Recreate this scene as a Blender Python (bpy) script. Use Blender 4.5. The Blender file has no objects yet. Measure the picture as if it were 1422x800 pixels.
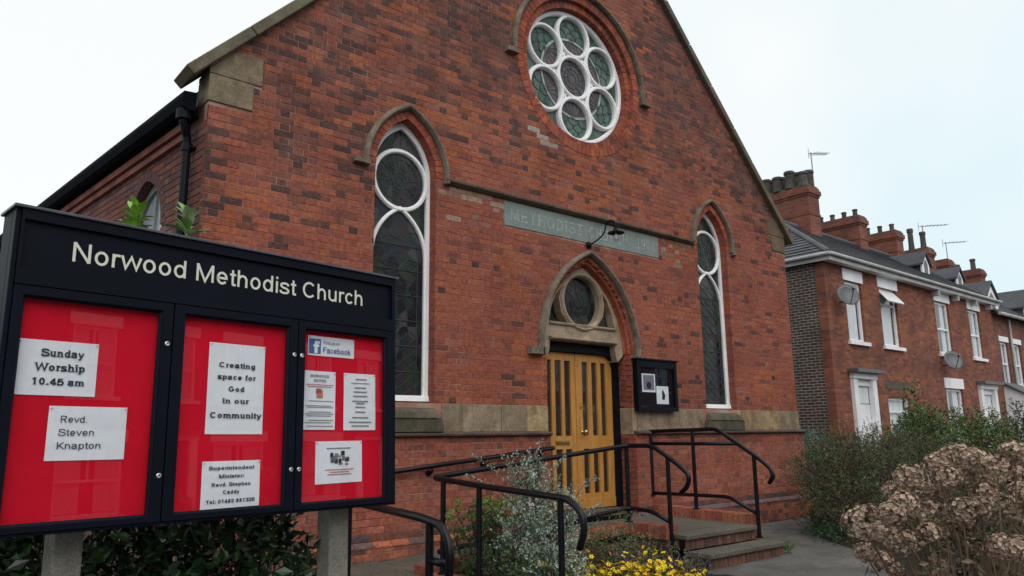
import bpy, bmesh, math, random
from mathutils import Vector, Matrix, noise

# ------------------------------------------------------------------ scene, camera, light
S = bpy.context.scene
COL = S.collection
random.seed(11)

CAM = Vector((-7.5443, -7.3232, 1.4659))
RV = Vector((0.76827583, -0.64002563, -0.0109285)).normalized()
FV = Vector((0.62965586, 0.75253363, 0.19294206)).normalized()
UV_ = RV.cross(FV).normalized()
RV = FV.cross(UV_).normalized()
FPX = 1040.28
cam_d = bpy.data.cameras.new("camera")
cam = bpy.data.objects.new("camera", cam_d)
COL.objects.link(cam)
cam.matrix_world = Matrix(((RV.x, UV_.x, -FV.x, CAM.x), (RV.y, UV_.y, -FV.y, CAM.y), (RV.z, UV_.z, -FV.z, CAM.z), (0, 0, 0, 1)))
cam_d.sensor_width = 36.0
cam_d.lens = FPX / 1422 * 36.0
cam_d.clip_start = 0.05
cam_d.clip_end = 2000
S.camera = cam

SUN_EL, SUN_AZ = math.radians(48), math.radians(205)     # high, behind and to the left of the viewer
world = bpy.data.worlds.new("World")
S.world = world
world.use_nodes = True
wn = world.node_tree
for n in list(wn.nodes):
    wn.nodes.remove(n)
w_out = wn.nodes.new("ShaderNodeOutputWorld")
w_bg = wn.nodes.new("ShaderNodeBackground")
w_sky = wn.nodes.new("ShaderNodeTexSky")
w_sky.sky_type = 'NISHITA'
w_sky.sun_disc = False
w_sky.sun_elevation = SUN_EL
w_sky.sun_rotation = SUN_AZ
w_sky.dust_density = 3.0
w_mix = wn.nodes.new("ShaderNodeMixRGB")
w_mix.inputs[0].default_value = 0.88
w_tc = wn.nodes.new("ShaderNodeTexCoord")
w_noise = wn.nodes.new("ShaderNodeTexNoise")
w_noise.inputs['Scale'].default_value = 1.6
w_noise.inputs['Detail'].default_value = 3.0
w_ramp = wn.nodes.new("ShaderNodeValToRGB")
w_ramp.color_ramp.elements[0].position = 0.38
w_ramp.color_ramp.elements[0].color = (7.6, 9.2, 9.6, 1)
w_ramp.color_ramp.elements[1].position = 0.58
w_ramp.color_ramp.elements[1].color = (9.9, 10.1, 10.0, 1)
w_map = wn.nodes.new("ShaderNodeMapping")
w_map.inputs['Location'].default_value = (2.3, 0.7, 0.4)
wn.links.new(w_tc.outputs['Generated'], w_map.inputs['Vector'])
wn.links.new(w_map.outputs[0], w_noise.inputs['Vector'])
wn.links.new(w_noise.outputs['Fac'], w_ramp.inputs[0])
wn.links.new(w_sky.outputs[0], w_mix.inputs[1])
wn.links.new(w_ramp.outputs[0], w_mix.inputs[2])
wn.links.new(w_mix.outputs[0], w_bg.inputs[0])
w_bg.inputs[1].default_value = 0.108
wn.links.new(w_bg.outputs[0], w_out.inputs[0])

sd = bpy.data.lights.new("sun", 'SUN')
sd.energy = 1.45
sd.angle = math.radians(60)
sd.color = (1.0, 0.95, 0.88)
sun = bpy.data.objects.new("sun", sd)
COL.objects.link(sun)
sdir = Vector((math.sin(SUN_AZ) * math.cos(SUN_EL), math.cos(SUN_AZ) * math.cos(SUN_EL), math.sin(SUN_EL)))
sun.rotation_euler = (-sdir).to_track_quat('-Z', 'Y').to_euler()
sun.location = sdir * 60

S.view_settings.view_transform = 'Standard'
S.view_settings.look = 'None'
S.view_settings.exposure = 0.0
S.view_settings.gamma = 1.0
S.cycles.use_denoising = True
S.cycles.max_bounces = 6
S.cycles.diffuse_bounces = 3
S.cycles.glossy_bounces = 3
S.cycles.transmission_bounces = 4
S.cycles.transparent_max_bounces = 6


def project(p):
    d = Vector(p) - CAM
    z = d.dot(FV)
    return 711 + FPX * d.dot(RV) / z, 400 - FPX * d.dot(UV_) / z, z


# ------------------------------------------------------------------ materials
def _n(nt, t, **kw):
    n = nt.nodes.new(t)
    for k, v in kw.items():
        n.inputs[k].default_value = v
    return n


def pmat(name, base=(0.5, 0.5, 0.5), rough=0.7, metal=0.0, tint=False, n1=(30, 0.25), n2=(2.0, 0.2), bump=(60, 0.0),
         stain=None, spec=0.5, coat=0.0, stretch=None):
    """procedural principled material: base (or the tint attribute) varied by two noises, optional stain colour and bump"""
    m = bpy.data.materials.new(name)
    m.use_nodes = True
    nt = m.node_tree
    b = nt.nodes['Principled BSDF']
    b.inputs['Roughness'].default_value = rough
    b.inputs['Metallic'].default_value = metal
    b.inputs['Specular IOR Level'].default_value = spec
    b.inputs['Coat Weight'].default_value = coat
    geo = _n(nt, "ShaderNodeNewGeometry")
    vec = geo.outputs['Position']
    if stretch:
        mp = _n(nt, "ShaderNodeMapping")
        mp.inputs['Scale'].default_value = stretch
        nt.links.new(vec, mp.inputs['Vector'])
        vec = mp.outputs['Vector']
    if tint:
        src = _n(nt, "ShaderNodeAttribute")
        src.attribute_name = 'tint'
        colour = src.outputs['Color']
    else:
        src = _n(nt, "ShaderNodeRGB")
        src.outputs[0].default_value = (*base, 1)
        colour = src.outputs[0]
    for i, (sc, amt) in enumerate((n1, n2)):
        if amt <= 0:
            continue
        nz = _n(nt, "ShaderNodeTexNoise", Scale=sc, Detail=4.0)
        nt.links.new(vec, nz.inputs['Vector'])
        mr = _n(nt, "ShaderNodeMapRange")
        mr.inputs['From Min'].default_value = 0.3
        mr.inputs['From Max'].default_value = 0.7
        mr.inputs['To Min'].default_value = 1 - amt
        mr.inputs['To Max'].default_value = 1 + amt
        nt.links.new(nz.outputs['Fac'], mr.inputs['Value'])
        mul = _n(nt, "ShaderNodeVectorMath")
        mul.operation = 'SCALE'
        nt.links.new(colour, mul.inputs[0])
        nt.links.new(mr.outputs[0], mul.inputs['Scale'])
        colour = mul.outputs[0]
    if stain:
        scol, ssc, lo, hi, smax = stain
        nz = _n(nt, "ShaderNodeTexNoise", Scale=ssc, Detail=6.0, Roughness=0.65)
        nt.links.new(vec, nz.inputs['Vector'])
        mr = _n(nt, "ShaderNodeMapRange")
        mr.inputs['From Min'].default_value = lo
        mr.inputs['From Max'].default_value = hi
        mr.inputs['To Max'].default_value = smax
        nt.links.new(nz.outputs['Fac'], mr.inputs['Value'])
        mx = _n(nt, "ShaderNodeMixRGB")
        mx.inputs[2].default_value = (*scol, 1)
        nt.links.new(mr.outputs[0], mx.inputs[0])
        nt.links.new(colour, mx.inputs[1])
        colour = mx.outputs[0]
    nt.links.new(colour, b.inputs['Base Color'])
    if bump[1] > 0:
        nz = _n(nt, "ShaderNodeTexNoise", Scale=bump[0], Detail=5.0)
        nt.links.new(vec, nz.inputs['Vector'])
        bp = _n(nt, "ShaderNodeBump")
        bp.inputs['Strength'].default_value = min(1.0, bump[1] * 40)
        bp.inputs['Distance'].default_value = bump[1]
        nt.links.new(nz.outputs['Fac'], bp.inputs['Height'])
        nt.links.new(bp.outputs[0], b.inputs['Normal'])
    return m


def brick_tex_mat(name, c1, c2, mortar, axis='xz', dark=0.0):
    """brick texture for walls whose bricks are too small in view to tell apart"""
    m = bpy.data.materials.new(name)
    m.use_nodes = True
    nt = m.node_tree
    b = nt.nodes['Principled BSDF']
    b.inputs['Roughness'].default_value = 0.9
    tc = _n(nt, "ShaderNodeTexCoord")
    sep = _n(nt, "ShaderNodeSeparateXYZ")
    comb = _n(nt, "ShaderNodeCombineXYZ")
    add = _n(nt, "ShaderNodeMath")
    add.operation = 'ADD'
    nt.links.new(tc.outputs['Object'], sep.inputs[0])
    nt.links.new(sep.outputs['X'], add.inputs[0])
    nt.links.new(sep.outputs['Y'], add.inputs[1])
    nt.links.new(add.outputs[0], comb.inputs['X'])
    nt.links.new(sep.outputs['Z'], comb.inputs['Y'])
    br = _n(nt, "ShaderNodeTexBrick")
    br.inputs['Color1'].default_value = (*c1, 1)
    br.inputs['Color2'].default_value = (*c2, 1)
    br.inputs['Mortar'].default_value = (*mortar, 1)
    br.inputs['Scale'].default_value = 1.0
    br.inputs['Mortar Size'].default_value = 0.012 if dark else 0.008
    br.inputs['Mortar Smooth'].default_value = 0.3
    br.inputs['Bias'].default_value = 0.0
    br.inputs['Brick Width'].default_value = 0.23
    br.inputs['Row Height'].default_value = 0.077
    nt.links.new(comb.outputs[0], br.inputs['Vector'])
    nz = _n(nt, "ShaderNodeTexNoise", Scale=1.3, Detail=5.0)
    nt.links.new(tc.outputs['Object'], nz.inputs['Vector'])
    mr = _n(nt, "ShaderNodeMapRange")
    mr.inputs['From Min'].default_value = 0.3
    mr.inputs['From Max'].default_value = 0.7
    mr.inputs['To Min'].default_value = 0.7
    mr.inputs['To Max'].default_value = 1.25
    nt.links.new(nz.outputs['Fac'], mr.inputs['Value'])
    mul = _n(nt, "ShaderNodeVectorMath")
    mul.operation = 'SCALE'
    nt.links.new(br.outputs['Color'], mul.inputs[0])
    nt.links.new(mr.outputs[0], mul.inputs['Scale'])
    nt.links.new(mul.outputs[0], b.inputs['Base Color'])
    bp = _n(nt, "ShaderNodeBump")
    bp.inputs['Strength'].default_value = 0.6
    bp.inputs['Distance'].default_value = 0.006
    inv = _n(nt, "ShaderNodeMath")
    inv.operation = 'SUBTRACT'
    inv.inputs[0].default_value = 1.0
    nt.links.new(br.outputs['Fac'], inv.inputs[1])
    nt.links.new(inv.outputs[0], bp.inputs['Height'])
    nt.links.new(bp.outputs[0], b.inputs['Normal'])
    return m


def glass_mat(name, tint=(1, 1, 1), rough=0.02, refl=1.0):
    m = bpy.data.materials.new(name)
    m.use_nodes = True
    nt = m.node_tree
    nt.nodes.remove(nt.nodes['Principled BSDF'])
    out = nt.nodes['Material Output']
    tr = _n(nt, "ShaderNodeBsdfTransparent")
    tr.inputs[0].default_value = (*tint, 1)
    gl = _n(nt, "ShaderNodeBsdfGlossy")
    gl.inputs['Roughness'].default_value = rough
    fr = _n(nt, "ShaderNodeFresnel")
    fr.inputs['IOR'].default_value = 1.45
    mu = _n(nt, "ShaderNodeMath")
    mu.operation = 'MULTIPLY'
    mu.inputs[1].default_value = refl
    nt.links.new(fr.outputs[0], mu.inputs[0])
    mx = _n(nt, "ShaderNodeMixShader")
    ge = _n(nt, "ShaderNodeNewGeometry")                  # only the outer face of the pane mirrors
    fb = _n(nt, "ShaderNodeMath")
    fb.operation = 'SUBTRACT'
    fb.inputs[0].default_value = 1.0
    nt.links.new(ge.outputs['Backfacing'], fb.inputs[1])
    m2 = _n(nt, "ShaderNodeMath")
    m2.operation = 'MULTIPLY'
    nt.links.new(mu.outputs[0], m2.inputs[0])
    nt.links.new(fb.outputs[0], m2.inputs[1])
    nt.links.new(m2.outputs[0], mx.inputs[0])
    nt.links.new(tr.outputs[0], mx.inputs[1])
    nt.links.new(gl.outputs[0], mx.inputs[2])
    nt.links.new(mx.outputs[0], out.inputs['Surface'])
    return m


def stained_mat(name, cols, scale=9.0, rough=0.12):
    """leaded stained glass seen from outside by day: dark cells of different colours"""
    m = bpy.data.materials.new(name)
    m.use_nodes = True
    nt = m.node_tree
    b = nt.nodes['Principled BSDF']
    b.inputs['Roughness'].default_value = rough
    b.inputs['Specular IOR Level'].default_value = 0.22
    geo = _n(nt, "ShaderNodeNewGeometry")
    mp = _n(nt, "ShaderNodeMapping")
    mp.inputs['Scale'].default_value = (1.0, 1.0, 0.6)
    nt.links.new(geo.outputs['Position'], mp.inputs['Vector'])
    vo = _n(nt, "ShaderNodeTexVoronoi", Scale=scale)
    nt.links.new(mp.outputs[0], vo.inputs['Vector'])
    sep = _n(nt, "ShaderNodeSeparateColor")
    nt.links.new(vo.outputs['Color'], sep.inputs[0])
    rp = _n(nt, "ShaderNodeValToRGB")
    rp.color_ramp.interpolation = 'CONSTANT'
    rp.color_ramp.elements[0].color = (*cols[0], 1)
    rp.color_ramp.elements[1].position = 1.0 / len(cols)
    rp.color_ramp.elements[1].color = (*cols[1], 1)
    for i, c in enumerate(cols[2:], 2):
        e = rp.color_ramp.elements.new(i / len(cols))
        e.color = (*c, 1)
    nt.links.new(sep.outputs[0], rp.inputs[0])
    nt.links.new(rp.outputs[0], b.inputs['Base Color'])
    nz = _n(nt, "ShaderNodeTexNoise", Scale=14.0, Detail=2.0)
    nt.links.new(geo.outputs['Position'], nz.inputs['Vector'])
    bp = _n(nt, "ShaderNodeBump")
    bp.inputs['Strength'].default_value = 0.35
    bp.inputs['Distance'].default_value = 0.01
    nt.links.new(nz.outputs['Fac'], bp.inputs['Height'])
    nt.links.new(bp.outputs[0], b.inputs['Normal'])
    return m


def leaf_mat(name, rough=0.55, trans=0.15):
    m = pmat(name, tint=True, rough=rough, n1=(25, 0.2), n2=(3, 0.15), spec=0.4)
    b = m.node_tree.nodes['Principled BSDF']
    b.inputs['Subsurface Weight'].default_value = 0.0
    return m


M = {}
M['brick'] = pmat('church_brick', tint=True, rough=0.88, n1=(24, 0.34), n2=(0.8, 0.24), bump=(140, 0.003),
                  stain=((0.30, 0.20, 0.17), 3.1, 0.60, 0.78, 0.35), spec=0.25)
def add_soot(m, col, z0, z1, amount, scale=1.7):
    """sooty weathering that grows with height on the exposed gable, and a damp green-brown tinge near the ground"""
    nt = m.node_tree
    b = nt.nodes['Principled BSDF']
    lk = b.inputs['Base Color'].links[0]
    src = lk.from_socket
    geo = _n(nt, "ShaderNodeNewGeometry")
    sep = _n(nt, "ShaderNodeSeparateXYZ")
    nt.links.new(geo.outputs['Position'], sep.inputs[0])
    hz = _n(nt, "ShaderNodeMapRange")
    hz.inputs['From Min'].default_value = z0
    hz.inputs['From Max'].default_value = z1
    nt.links.new(sep.outputs['Z'], hz.inputs['Value'])
    nz = _n(nt, "ShaderNodeTexNoise", Scale=scale, Detail=8.0, Roughness=0.72)
    nt.links.new(geo.outputs['Position'], nz.inputs['Vector'])
    mr = _n(nt, "ShaderNodeMapRange")
    mr.inputs['From Min'].default_value = 0.47
    mr.inputs['From Max'].default_value = 0.68
    mr.inputs['To Max'].default_value = amount
    nt.links.new(nz.outputs['Fac'], mr.inputs['Value'])
    mu = _n(nt, "ShaderNodeMath")
    mu.operation = 'MULTIPLY'
    nt.links.new(hz.outputs[0], mu.inputs[0])
    nt.links.new(mr.outputs[0], mu.inputs[1])
    mx = _n(nt, "ShaderNodeMixRGB")
    mx.inputs[2].default_value = (*col, 1)
    nt.links.new(mu.outputs[0], mx.inputs[0])
    nt.links.new(src, mx.inputs[1])
    nt.links.new(mx.outputs[0], b.inputs['Base Color'])


add_soot(M['brick'], (0.075, 0.038, 0.036), 4.6, 6.6, 0.85, 1.4)
add_soot(M['brick'], (0.30, 0.19, 0.15), 3.6, 4.6, 0.22, 2.3)
add_soot(M['brick'], (0.09, 0.055, 0.04), 0.75, 0.1, 0.7, 2.6)
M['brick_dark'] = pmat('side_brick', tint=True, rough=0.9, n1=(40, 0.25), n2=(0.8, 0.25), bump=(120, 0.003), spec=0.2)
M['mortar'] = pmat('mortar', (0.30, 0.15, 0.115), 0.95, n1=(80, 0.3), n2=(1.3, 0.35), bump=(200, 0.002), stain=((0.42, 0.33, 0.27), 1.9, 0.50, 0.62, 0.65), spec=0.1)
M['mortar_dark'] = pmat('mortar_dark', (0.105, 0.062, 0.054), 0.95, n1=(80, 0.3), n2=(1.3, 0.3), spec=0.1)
M['stone'] = pmat('sandstone', (0.36, 0.265, 0.165), 0.9, n1=(45, 0.22), n2=(3.5, 0.28), bump=(90, 0.004), stain=((0.10, 0.085, 0.06), 2.3, 0.5, 0.72, 0.75), spec=0.2)
M['stone_tint'] = pmat('sandstone_block', tint=True, rough=0.9, n1=(45, 0.22), n2=(3.5, 0.25), bump=(60, 0.007), stain=((0.10, 0.07, 0.048), 3.4, 0.46, 0.68, 0.8), spec=0.15)
M['stone_pale'] = pmat('pale_stone', (0.35, 0.275, 0.195), 0.9, n1=(40, 0.2), n2=(5, 0.25), bump=(60, 0.006), stain=((0.12, 0.085, 0.06), 4, 0.5, 0.75, 0.6), spec=0.2)
M['stone_dark'] = pmat('weathered_stone', (0.115, 0.096, 0.074), 0.95, n1=(40, 0.35), n2=(4, 0.3), bump=(70, 0.006), stain=((0.05, 0.055, 0.03), 5, 0.45, 0.7, 0.8), spec=0.15)
M['stone_hood'] = pmat('hood_stone', (0.17, 0.138, 0.108), 0.95, n1=(50, 0.35), n2=(5, 0.35), bump=(50, 0.009), stain=((0.05, 0.042, 0.032), 6, 0.5, 0.72, 0.7), spec=0.15)
M['slate_stone'] = pmat('green_grey_stone', (0.19, 0.235, 0.225), 0.75, n1=(30, 0.12), n2=(3, 0.14), bump=(60, 0.001), stain=((0.12, 0.14, 0.135), 5, 0.5, 0.8, 0.5), spec=0.3)
M['letter_pale'] = pmat('worn_letter', (0.36, 0.39, 0.38), 0.9, n1=(30, 0.25), n2=(9, 0.3), spec=0.2)
M['white'] = pmat('white_paint', (0.84, 0.84, 0.86), 0.5, n1=(30, 0.06), n2=(3, 0.08), bump=(40, 0.0008), stain=((0.4, 0.39, 0.37), 7, 0.6, 0.8, 0.4))
M['white_far'] = pmat('white_paint_far', (0.84, 0.84, 0.87), 0.55, n1=(20, 0.05), n2=(2, 0.08), stain=((0.45, 0.44, 0.43), 3, 0.55, 0.8, 0.4))
M['lead'] = pmat('lead_came', (0.035, 0.037, 0.04), 0.6, n1=(30, 0.2), n2=(4, 0.2))
M['lead_pale'] = pmat('pale_glass_band', (0.30, 0.35, 0.35), 0.35, n1=(20, 0.2), n2=(4, 0.2))
M['glass_lancet'] = stained_mat('stained_glass_dark', [(0.014, 0.015, 0.017), (0.018, 0.032, 0.026), (0.034, 0.026, 0.032), (0.028, 0.040, 0.026), (0.052, 0.052, 0.055), (0.012, 0.012, 0.016), (0.02, 0.026, 0.034), (0.030, 0.030, 0.031)], 9.0, 0.2)
M['glass_rose_green'] = stained_mat('stained_glass_green', [(0.07, 0.125, 0.105), (0.058, 0.105, 0.09), (0.09, 0.145, 0.125), (0.045, 0.08, 0.07)], 6.0)
M['glass_rose_purple'] = stained_mat('stained_glass_purple', [(0.10, 0.078, 0.088), (0.07, 0.064, 0.075), (0.12, 0.095, 0.10), (0.075, 0.085, 0.095)], 10.0)
M['dark_glass'] = pmat('dark_glass', (0.022, 0.02, 0.022), 0.06, n1=(5, 0), n2=(3, 0), spec=1.0, coat=0.6)
M['oak'] = pmat('varnished_oak', (0.46, 0.215, 0.048), 0.45, n1=(18, 0.24), n2=(2.5, 0.18), stretch=(14, 14, 1.2), bump=(30, 0.0006), coat=0.08)
M['black'] = pmat('black_gloss_paint', (0.004, 0.005, 0.009), 0.5, n1=(60, 0.25), n2=(5, 0.3), bump=(120, 0.0006), spec=0.14)
M['black_rail'] = pmat('black_rail_paint', (0.005, 0.005, 0.009), 0.32, n1=(60, 0.25), n2=(5, 0.3), bump=(150, 0.0005), spec=0.26)
M['board_black'] = pmat('board_powder_coat', (0.0035, 0.0055, 0.0115), 0.5, n1=(90, 0.2), n2=(4, 0.12), bump=(300, 0.0004), spec=0.10)
M['brass'] = pmat('brass', (0.6, 0.42, 0.18), 0.3, metal=1.0, n1=(40, 0.1), n2=(4, 0.1))
M['chrome'] = pmat('steel_lock', (0.55, 0.55, 0.57), 0.3, metal=1.0, n1=(40, 0.1), n2=(4, 0.1))
M['red_felt'] = pmat('red_backing', (0.70, 0.006, 0.028), 0.85, n1=(160, 0.06), n2=(3, 0.05), spec=0.1)
M['paper'] = pmat('white_paper', (0.86, 0.88, 0.93), 0.7, n1=(30, 0.03), n2=(5, 0.05), bump=(7, 0.004), spec=0.2)
M['ink'] = pmat('black_ink', (0.02, 0.022, 0.035), 0.8, n1=(50, 0.05), n2=(5, 0.05))
M['ink_grey'] = pmat('grey_ink', (0.20, 0.205, 0.23), 0.8, n1=(50, 0.1), n2=(5, 0.05))
M['ink_red'] = pmat('red_ink', (0.5, 0.14, 0.13), 0.8, n1=(50, 0.1), n2=(5, 0.05))
M['ink_orange'] = pmat('orange_ink', (0.62, 0.22, 0.10), 0.8, n1=(50, 0.2), n2=(5, 0.1))
M['ink_blue'] = pmat('blue_ink', (0.045, 0.115, 0.33), 0.7, n1=(50, 0.05), n2=(5, 0.05))
M['cream_letter'] = pmat('cream_lettering', (0.62, 0.64, 0.54), 0.6, n1=(50, 0.04), n2=(5, 0.04))
M['concrete_post'] = pmat('concrete_post', (0.21, 0.20, 0.175), 0.95, n1=(120, 0.35), n2=(6, 0.2), bump=(160, 0.004), stain=((0.09, 0.09, 0.07), 5, 0.5, 0.75, 0.5), spec=0.1)
M['paving'] = pmat('worn_asphalt', (0.115, 0.107, 0.102), 0.9, n1=(75, 0.42), n2=(0.9, 0.22), bump=(70, 0.010), stain=((0.06, 0.058, 0.05), 1.6, 0.45, 0.62, 0.7), spec=0.3)
M['concrete'] = pmat('concrete_path', (0.10, 0.088, 0.072), 0.9, n1=(70, 0.38), n2=(1.5, 0.25), bump=(140, 0.004), stain=((0.06, 0.065, 0.045), 2.1, 0.48, 0.7, 0.6), spec=0.25)
M['soil'] = pmat('garden_soil', (0.032, 0.024, 0.017), 1.0, n1=(40, 0.4), n2=(4, 0.3), bump=(30, 0.03), spec=0.1)
M['road'] = pmat('road_asphalt', (0.05, 0.05, 0.052), 0.9, n1=(100, 0.3), n2=(0.6, 0.2), bump=(150, 0.004))
M['slate'] = pmat('roof_slate', (0.055, 0.058, 0.068), 0.6, n1=(8, 0.2), n2=(1.5, 0.25), bump=(30, 0.004), stain=((0.045, 0.055, 0.025), 1.6, 0.55, 0.72, 0.7))
M['tile_grey'] = pmat('grey_roof_tile', (0.085, 0.085, 0.10), 0.65, n1=(8, 0.2), n2=(1.5, 0.2), bump=(30, 0.003), stain=((0.04, 0.045, 0.02), 1.8, 0.5, 0.68, 0.75))
M['pot'] = pmat('sooty_clay_pot', (0.062, 0.058, 0.052), 0.9, n1=(20, 0.4), n2=(3, 0.4), stain=((0.28, 0.20, 0.11), 4, 0.6, 0.8, 0.6))
M['gutter_white'] = pmat('white_gutter', (0.42, 0.42, 0.42), 0.5, n1=(10, 0.1), n2=(1.5, 0.2), stain=((0.2, 0.19, 0.17), 2.5, 0.5, 0.75, 0.6))
M['net_curtain'] = pmat('net_curtain', (0.72, 0.75, 0.78), 0.8, n1=(10, 0.08), n2=(1.2, 0.12), stretch=(10, 10, 0.6))
M['metal_grey'] = pmat('grey_metal', (0.12, 0.125, 0.135), 0.5, metal=0.2, n1=(20, 0.15), n2=(3, 0.2))
M['aerial'] = pmat('aerial_metal', (0.25, 0.26, 0.29), 0.5, metal=0.5, n1=(20, 0.1), n2=(3, 0.1))
M['house_brick'] = brick_tex_mat('terrace_brick', (0.33, 0.098, 0.042), (0.13, 0.038, 0.027), (0.16, 0.09, 0.07))
M['house_brick2'] = brick_tex_mat('terrace_brick_far', (0.26, 0.085, 0.05), (0.12, 0.042, 0.033), (0.16, 0.10, 0.08))
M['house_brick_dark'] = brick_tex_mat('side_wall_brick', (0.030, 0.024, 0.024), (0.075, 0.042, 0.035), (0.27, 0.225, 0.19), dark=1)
M['chimney_brick'] = brick_tex_mat('chimney_brick', (0.26, 0.07, 0.04), (0.15, 0.045, 0.032), (0.14, 0.09, 0.07))
add_soot(M['chimney_brick'], (0.05, 0.035, 0.03), 8.2, 9.6, 0.9, 1.5)
add_soot(M['house_brick'], (0.10, 0.045, 0.03), 0.0, 0.1, 0.5, 2.2)
M['leaf'] = leaf_mat('leaves')
M['leaf_gloss'] = leaf_mat('glossy_leaves', rough=0.3)
M['bark'] = pmat('twig_bark', (0.07, 0.05, 0.035), 0.9, n1=(30, 0.3), n2=(5, 0.3))
M['petal'] = leaf_mat('petals', rough=0.6)
M['bulb'] = glass_mat('lamp_glass', (0.85, 0.87, 0.88), 0.05, 1.5)
M['pane'] = glass_mat('clear_pane', (0.96, 0.97, 0.975), 0.01, 1.7)
M['pane_house'] = glass_mat('house_pane', (0.93, 0.945, 0.955), 0.03, 1.6)
M['room_dark'] = pmat('dark_interior', (0.01, 0.01, 0.012), 0.9, n1=(5, 0), n2=(3, 0))

# ------------------------------------------------------------------ helpers
WL = {}


class MB:
    def __init__(s):
        s.v, s.f, s.c = [], [], []

    def add(s, verts, faces, col=None):
        k = len(s.v)
        s.v.extend([tuple(p) for p in verts])
        s.f.extend([tuple(i + k for i in f) for f in faces])
        s.c.extend([col or (1, 1, 1)] * len(verts))
        return s

    def box(s, x0, x1, y0, y1, z0, z1, col=None):
        v = [(x0, y0, z0), (x1, y0, z0), (x1, y1, z0), (x0, y1, z0), (x0, y0, z1), (x1, y0, z1), (x1, y1, z1), (x0, y1, z1)]
        return s.add(v, [(0, 3, 2, 1), (4, 5, 6, 7), (0, 1, 5, 4), (1, 2, 6, 5), (2, 3, 7, 6), (3, 0, 4, 7)], col)

    def hexa(s, v8, col=None):
        return s.add(v8, [(0, 3, 2, 1), (4, 5, 6, 7), (0, 1, 5, 4), (1, 2, 6, 5), (2, 3, 7, 6), (3, 0, 4, 7)], col)

    def prism(s, pts, y0, y1, col=None):
        """polygon in the xz plane, extruded from y0 to y1"""
        n = len(pts)
        v = [(p[0], y0, p[1]) for p in pts] + [(p[0], y1, p[1]) for p in pts]
        f = [tuple(range(n)), tuple(range(2 * n - 1, n - 1, -1))]
        for i in range(n):
            j = (i + 1) % n
            f.append((i, i + n, j + n, j))
        return s.add(v, f, col)

    def prismx(s, pts, x0, x1, col=None):
        """polygon in the yz plane, extruded from x0 to x1"""
        n = len(pts)
        v = [(x0, p[0], p[1]) for p in pts] + [(x1, p[0], p[1]) for p in pts]
        f = [tuple(range(n)), tuple(range(2 * n - 1, n - 1, -1))]
        for i in range(n):
            j = (i + 1) % n
            f.append((i, i + n, j + n, j))
        return s.add(v, f, col)

    def tube(s, path, r, n=10, col=None, caps=True):
        P = [Vector(p) for p in path]
        rr = r if isinstance(r, (list, tuple)) else [r] * len(P)
        rings = []
        prev = None
        for i, p in enumerate(P):
            t = (P[min(i + 1, len(P) - 1)] - P[max(i - 1, 0)]).normalized()
            if prev is None:
                a = t.cross(Vector((0, 0, 1)))
                if a.length < 0.1:
                    a = t.cross(Vector((1, 0, 0)))
                a.normalize()
            else:
                a = (prev - t * prev.dot(t)).normalized()
            prev = a
            b = t.cross(a)
            rings.append([p + (a * math.cos(2 * math.pi * k / n) + b * math.sin(2 * math.pi * k / n)) * rr[i] for k in range(n)])
        v = [q for ring in rings for q in ring]
        f = []
        for i in range(len(P) - 1):
            for k in range(n):
                f.append((i * n + k, i * n + (k + 1) % n, (i + 1) * n + (k + 1) % n, (i + 1) * n + k))
        if caps:
            f.append(tuple(range(n - 1, -1, -1)))
            f.append(tuple((len(P) - 1) * n + k for k in range(n)))
        return s.add(v, f, col)

    def lathe(s, prof, c, n=16, axis='z', col=None):
        v = []
        for (r, h) in prof:
            for k in range(n):
                a = 2 * math.pi * k / n
                if axis == 'z':
                    v.append((c[0] + r * math.cos(a), c[1] + r * math.sin(a), c[2] + h))
                else:
                    v.append((c[0] + r * math.cos(a), c[1] + h, c[2] + r * math.sin(a)))
        f = []
        for i in range(len(prof) - 1):
            for k in range(n):
                f.append((i * n + k, i * n + (k + 1) % n, (i + 1) * n + (k + 1) % n, (i + 1) * n + k))
        f.append(tuple(range(n - 1, -1, -1)))
        f.append(tuple((len(prof) - 1) * n + k for k in range(n)))
        return s.add(v, f, col)

    def sweep(s, path, prof, closed=False, col=None):
        """sweep profile [(outward, y)] along path [(x,z)]; outward is to the left of travel"""
        n, m = len(path), len(prof)
        v = []
        for i in range(n):
            p = Vector(path[i])
            a = Vector(path[(i - 1) % n]) if (closed or i > 0) else None
            b = Vector(path[(i + 1) % n]) if (closed or i < n - 1) else None
            d1 = (p - a).normalized() if a is not None else None
            d2 = (b - p).normalized() if b is not None else None
            d1 = d1 or d2
            d2 = d2 or d1
            n1 = Vector((-d1.y, d1.x))
            n2 = Vector((-d2.y, d2.x))
            nn = (n1 + n2).normalized()
            k = 1 / max(0.4, nn.dot(n1))
            for (o, y) in prof:
                q = p + nn * o * k
                v.append((q.x, y, q.y))
        f = []
        for i in range(n if closed else n - 1):
            j = (i + 1) % n
            for k in range(m):
                l = (k + 1) % m
                f.append((i * m + k, i * m + l, j * m + l, j * m + k))
        if not closed:
            f.append(tuple(range(m)))
            f.append(tuple((n - 1) * m + k for k in range(m - 1, -1, -1)))
        return s.add(v, f, col)

    def xform(s, mat):
        s.v = [tuple(mat @ Vector(p)) for p in s.v]
        return s

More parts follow.
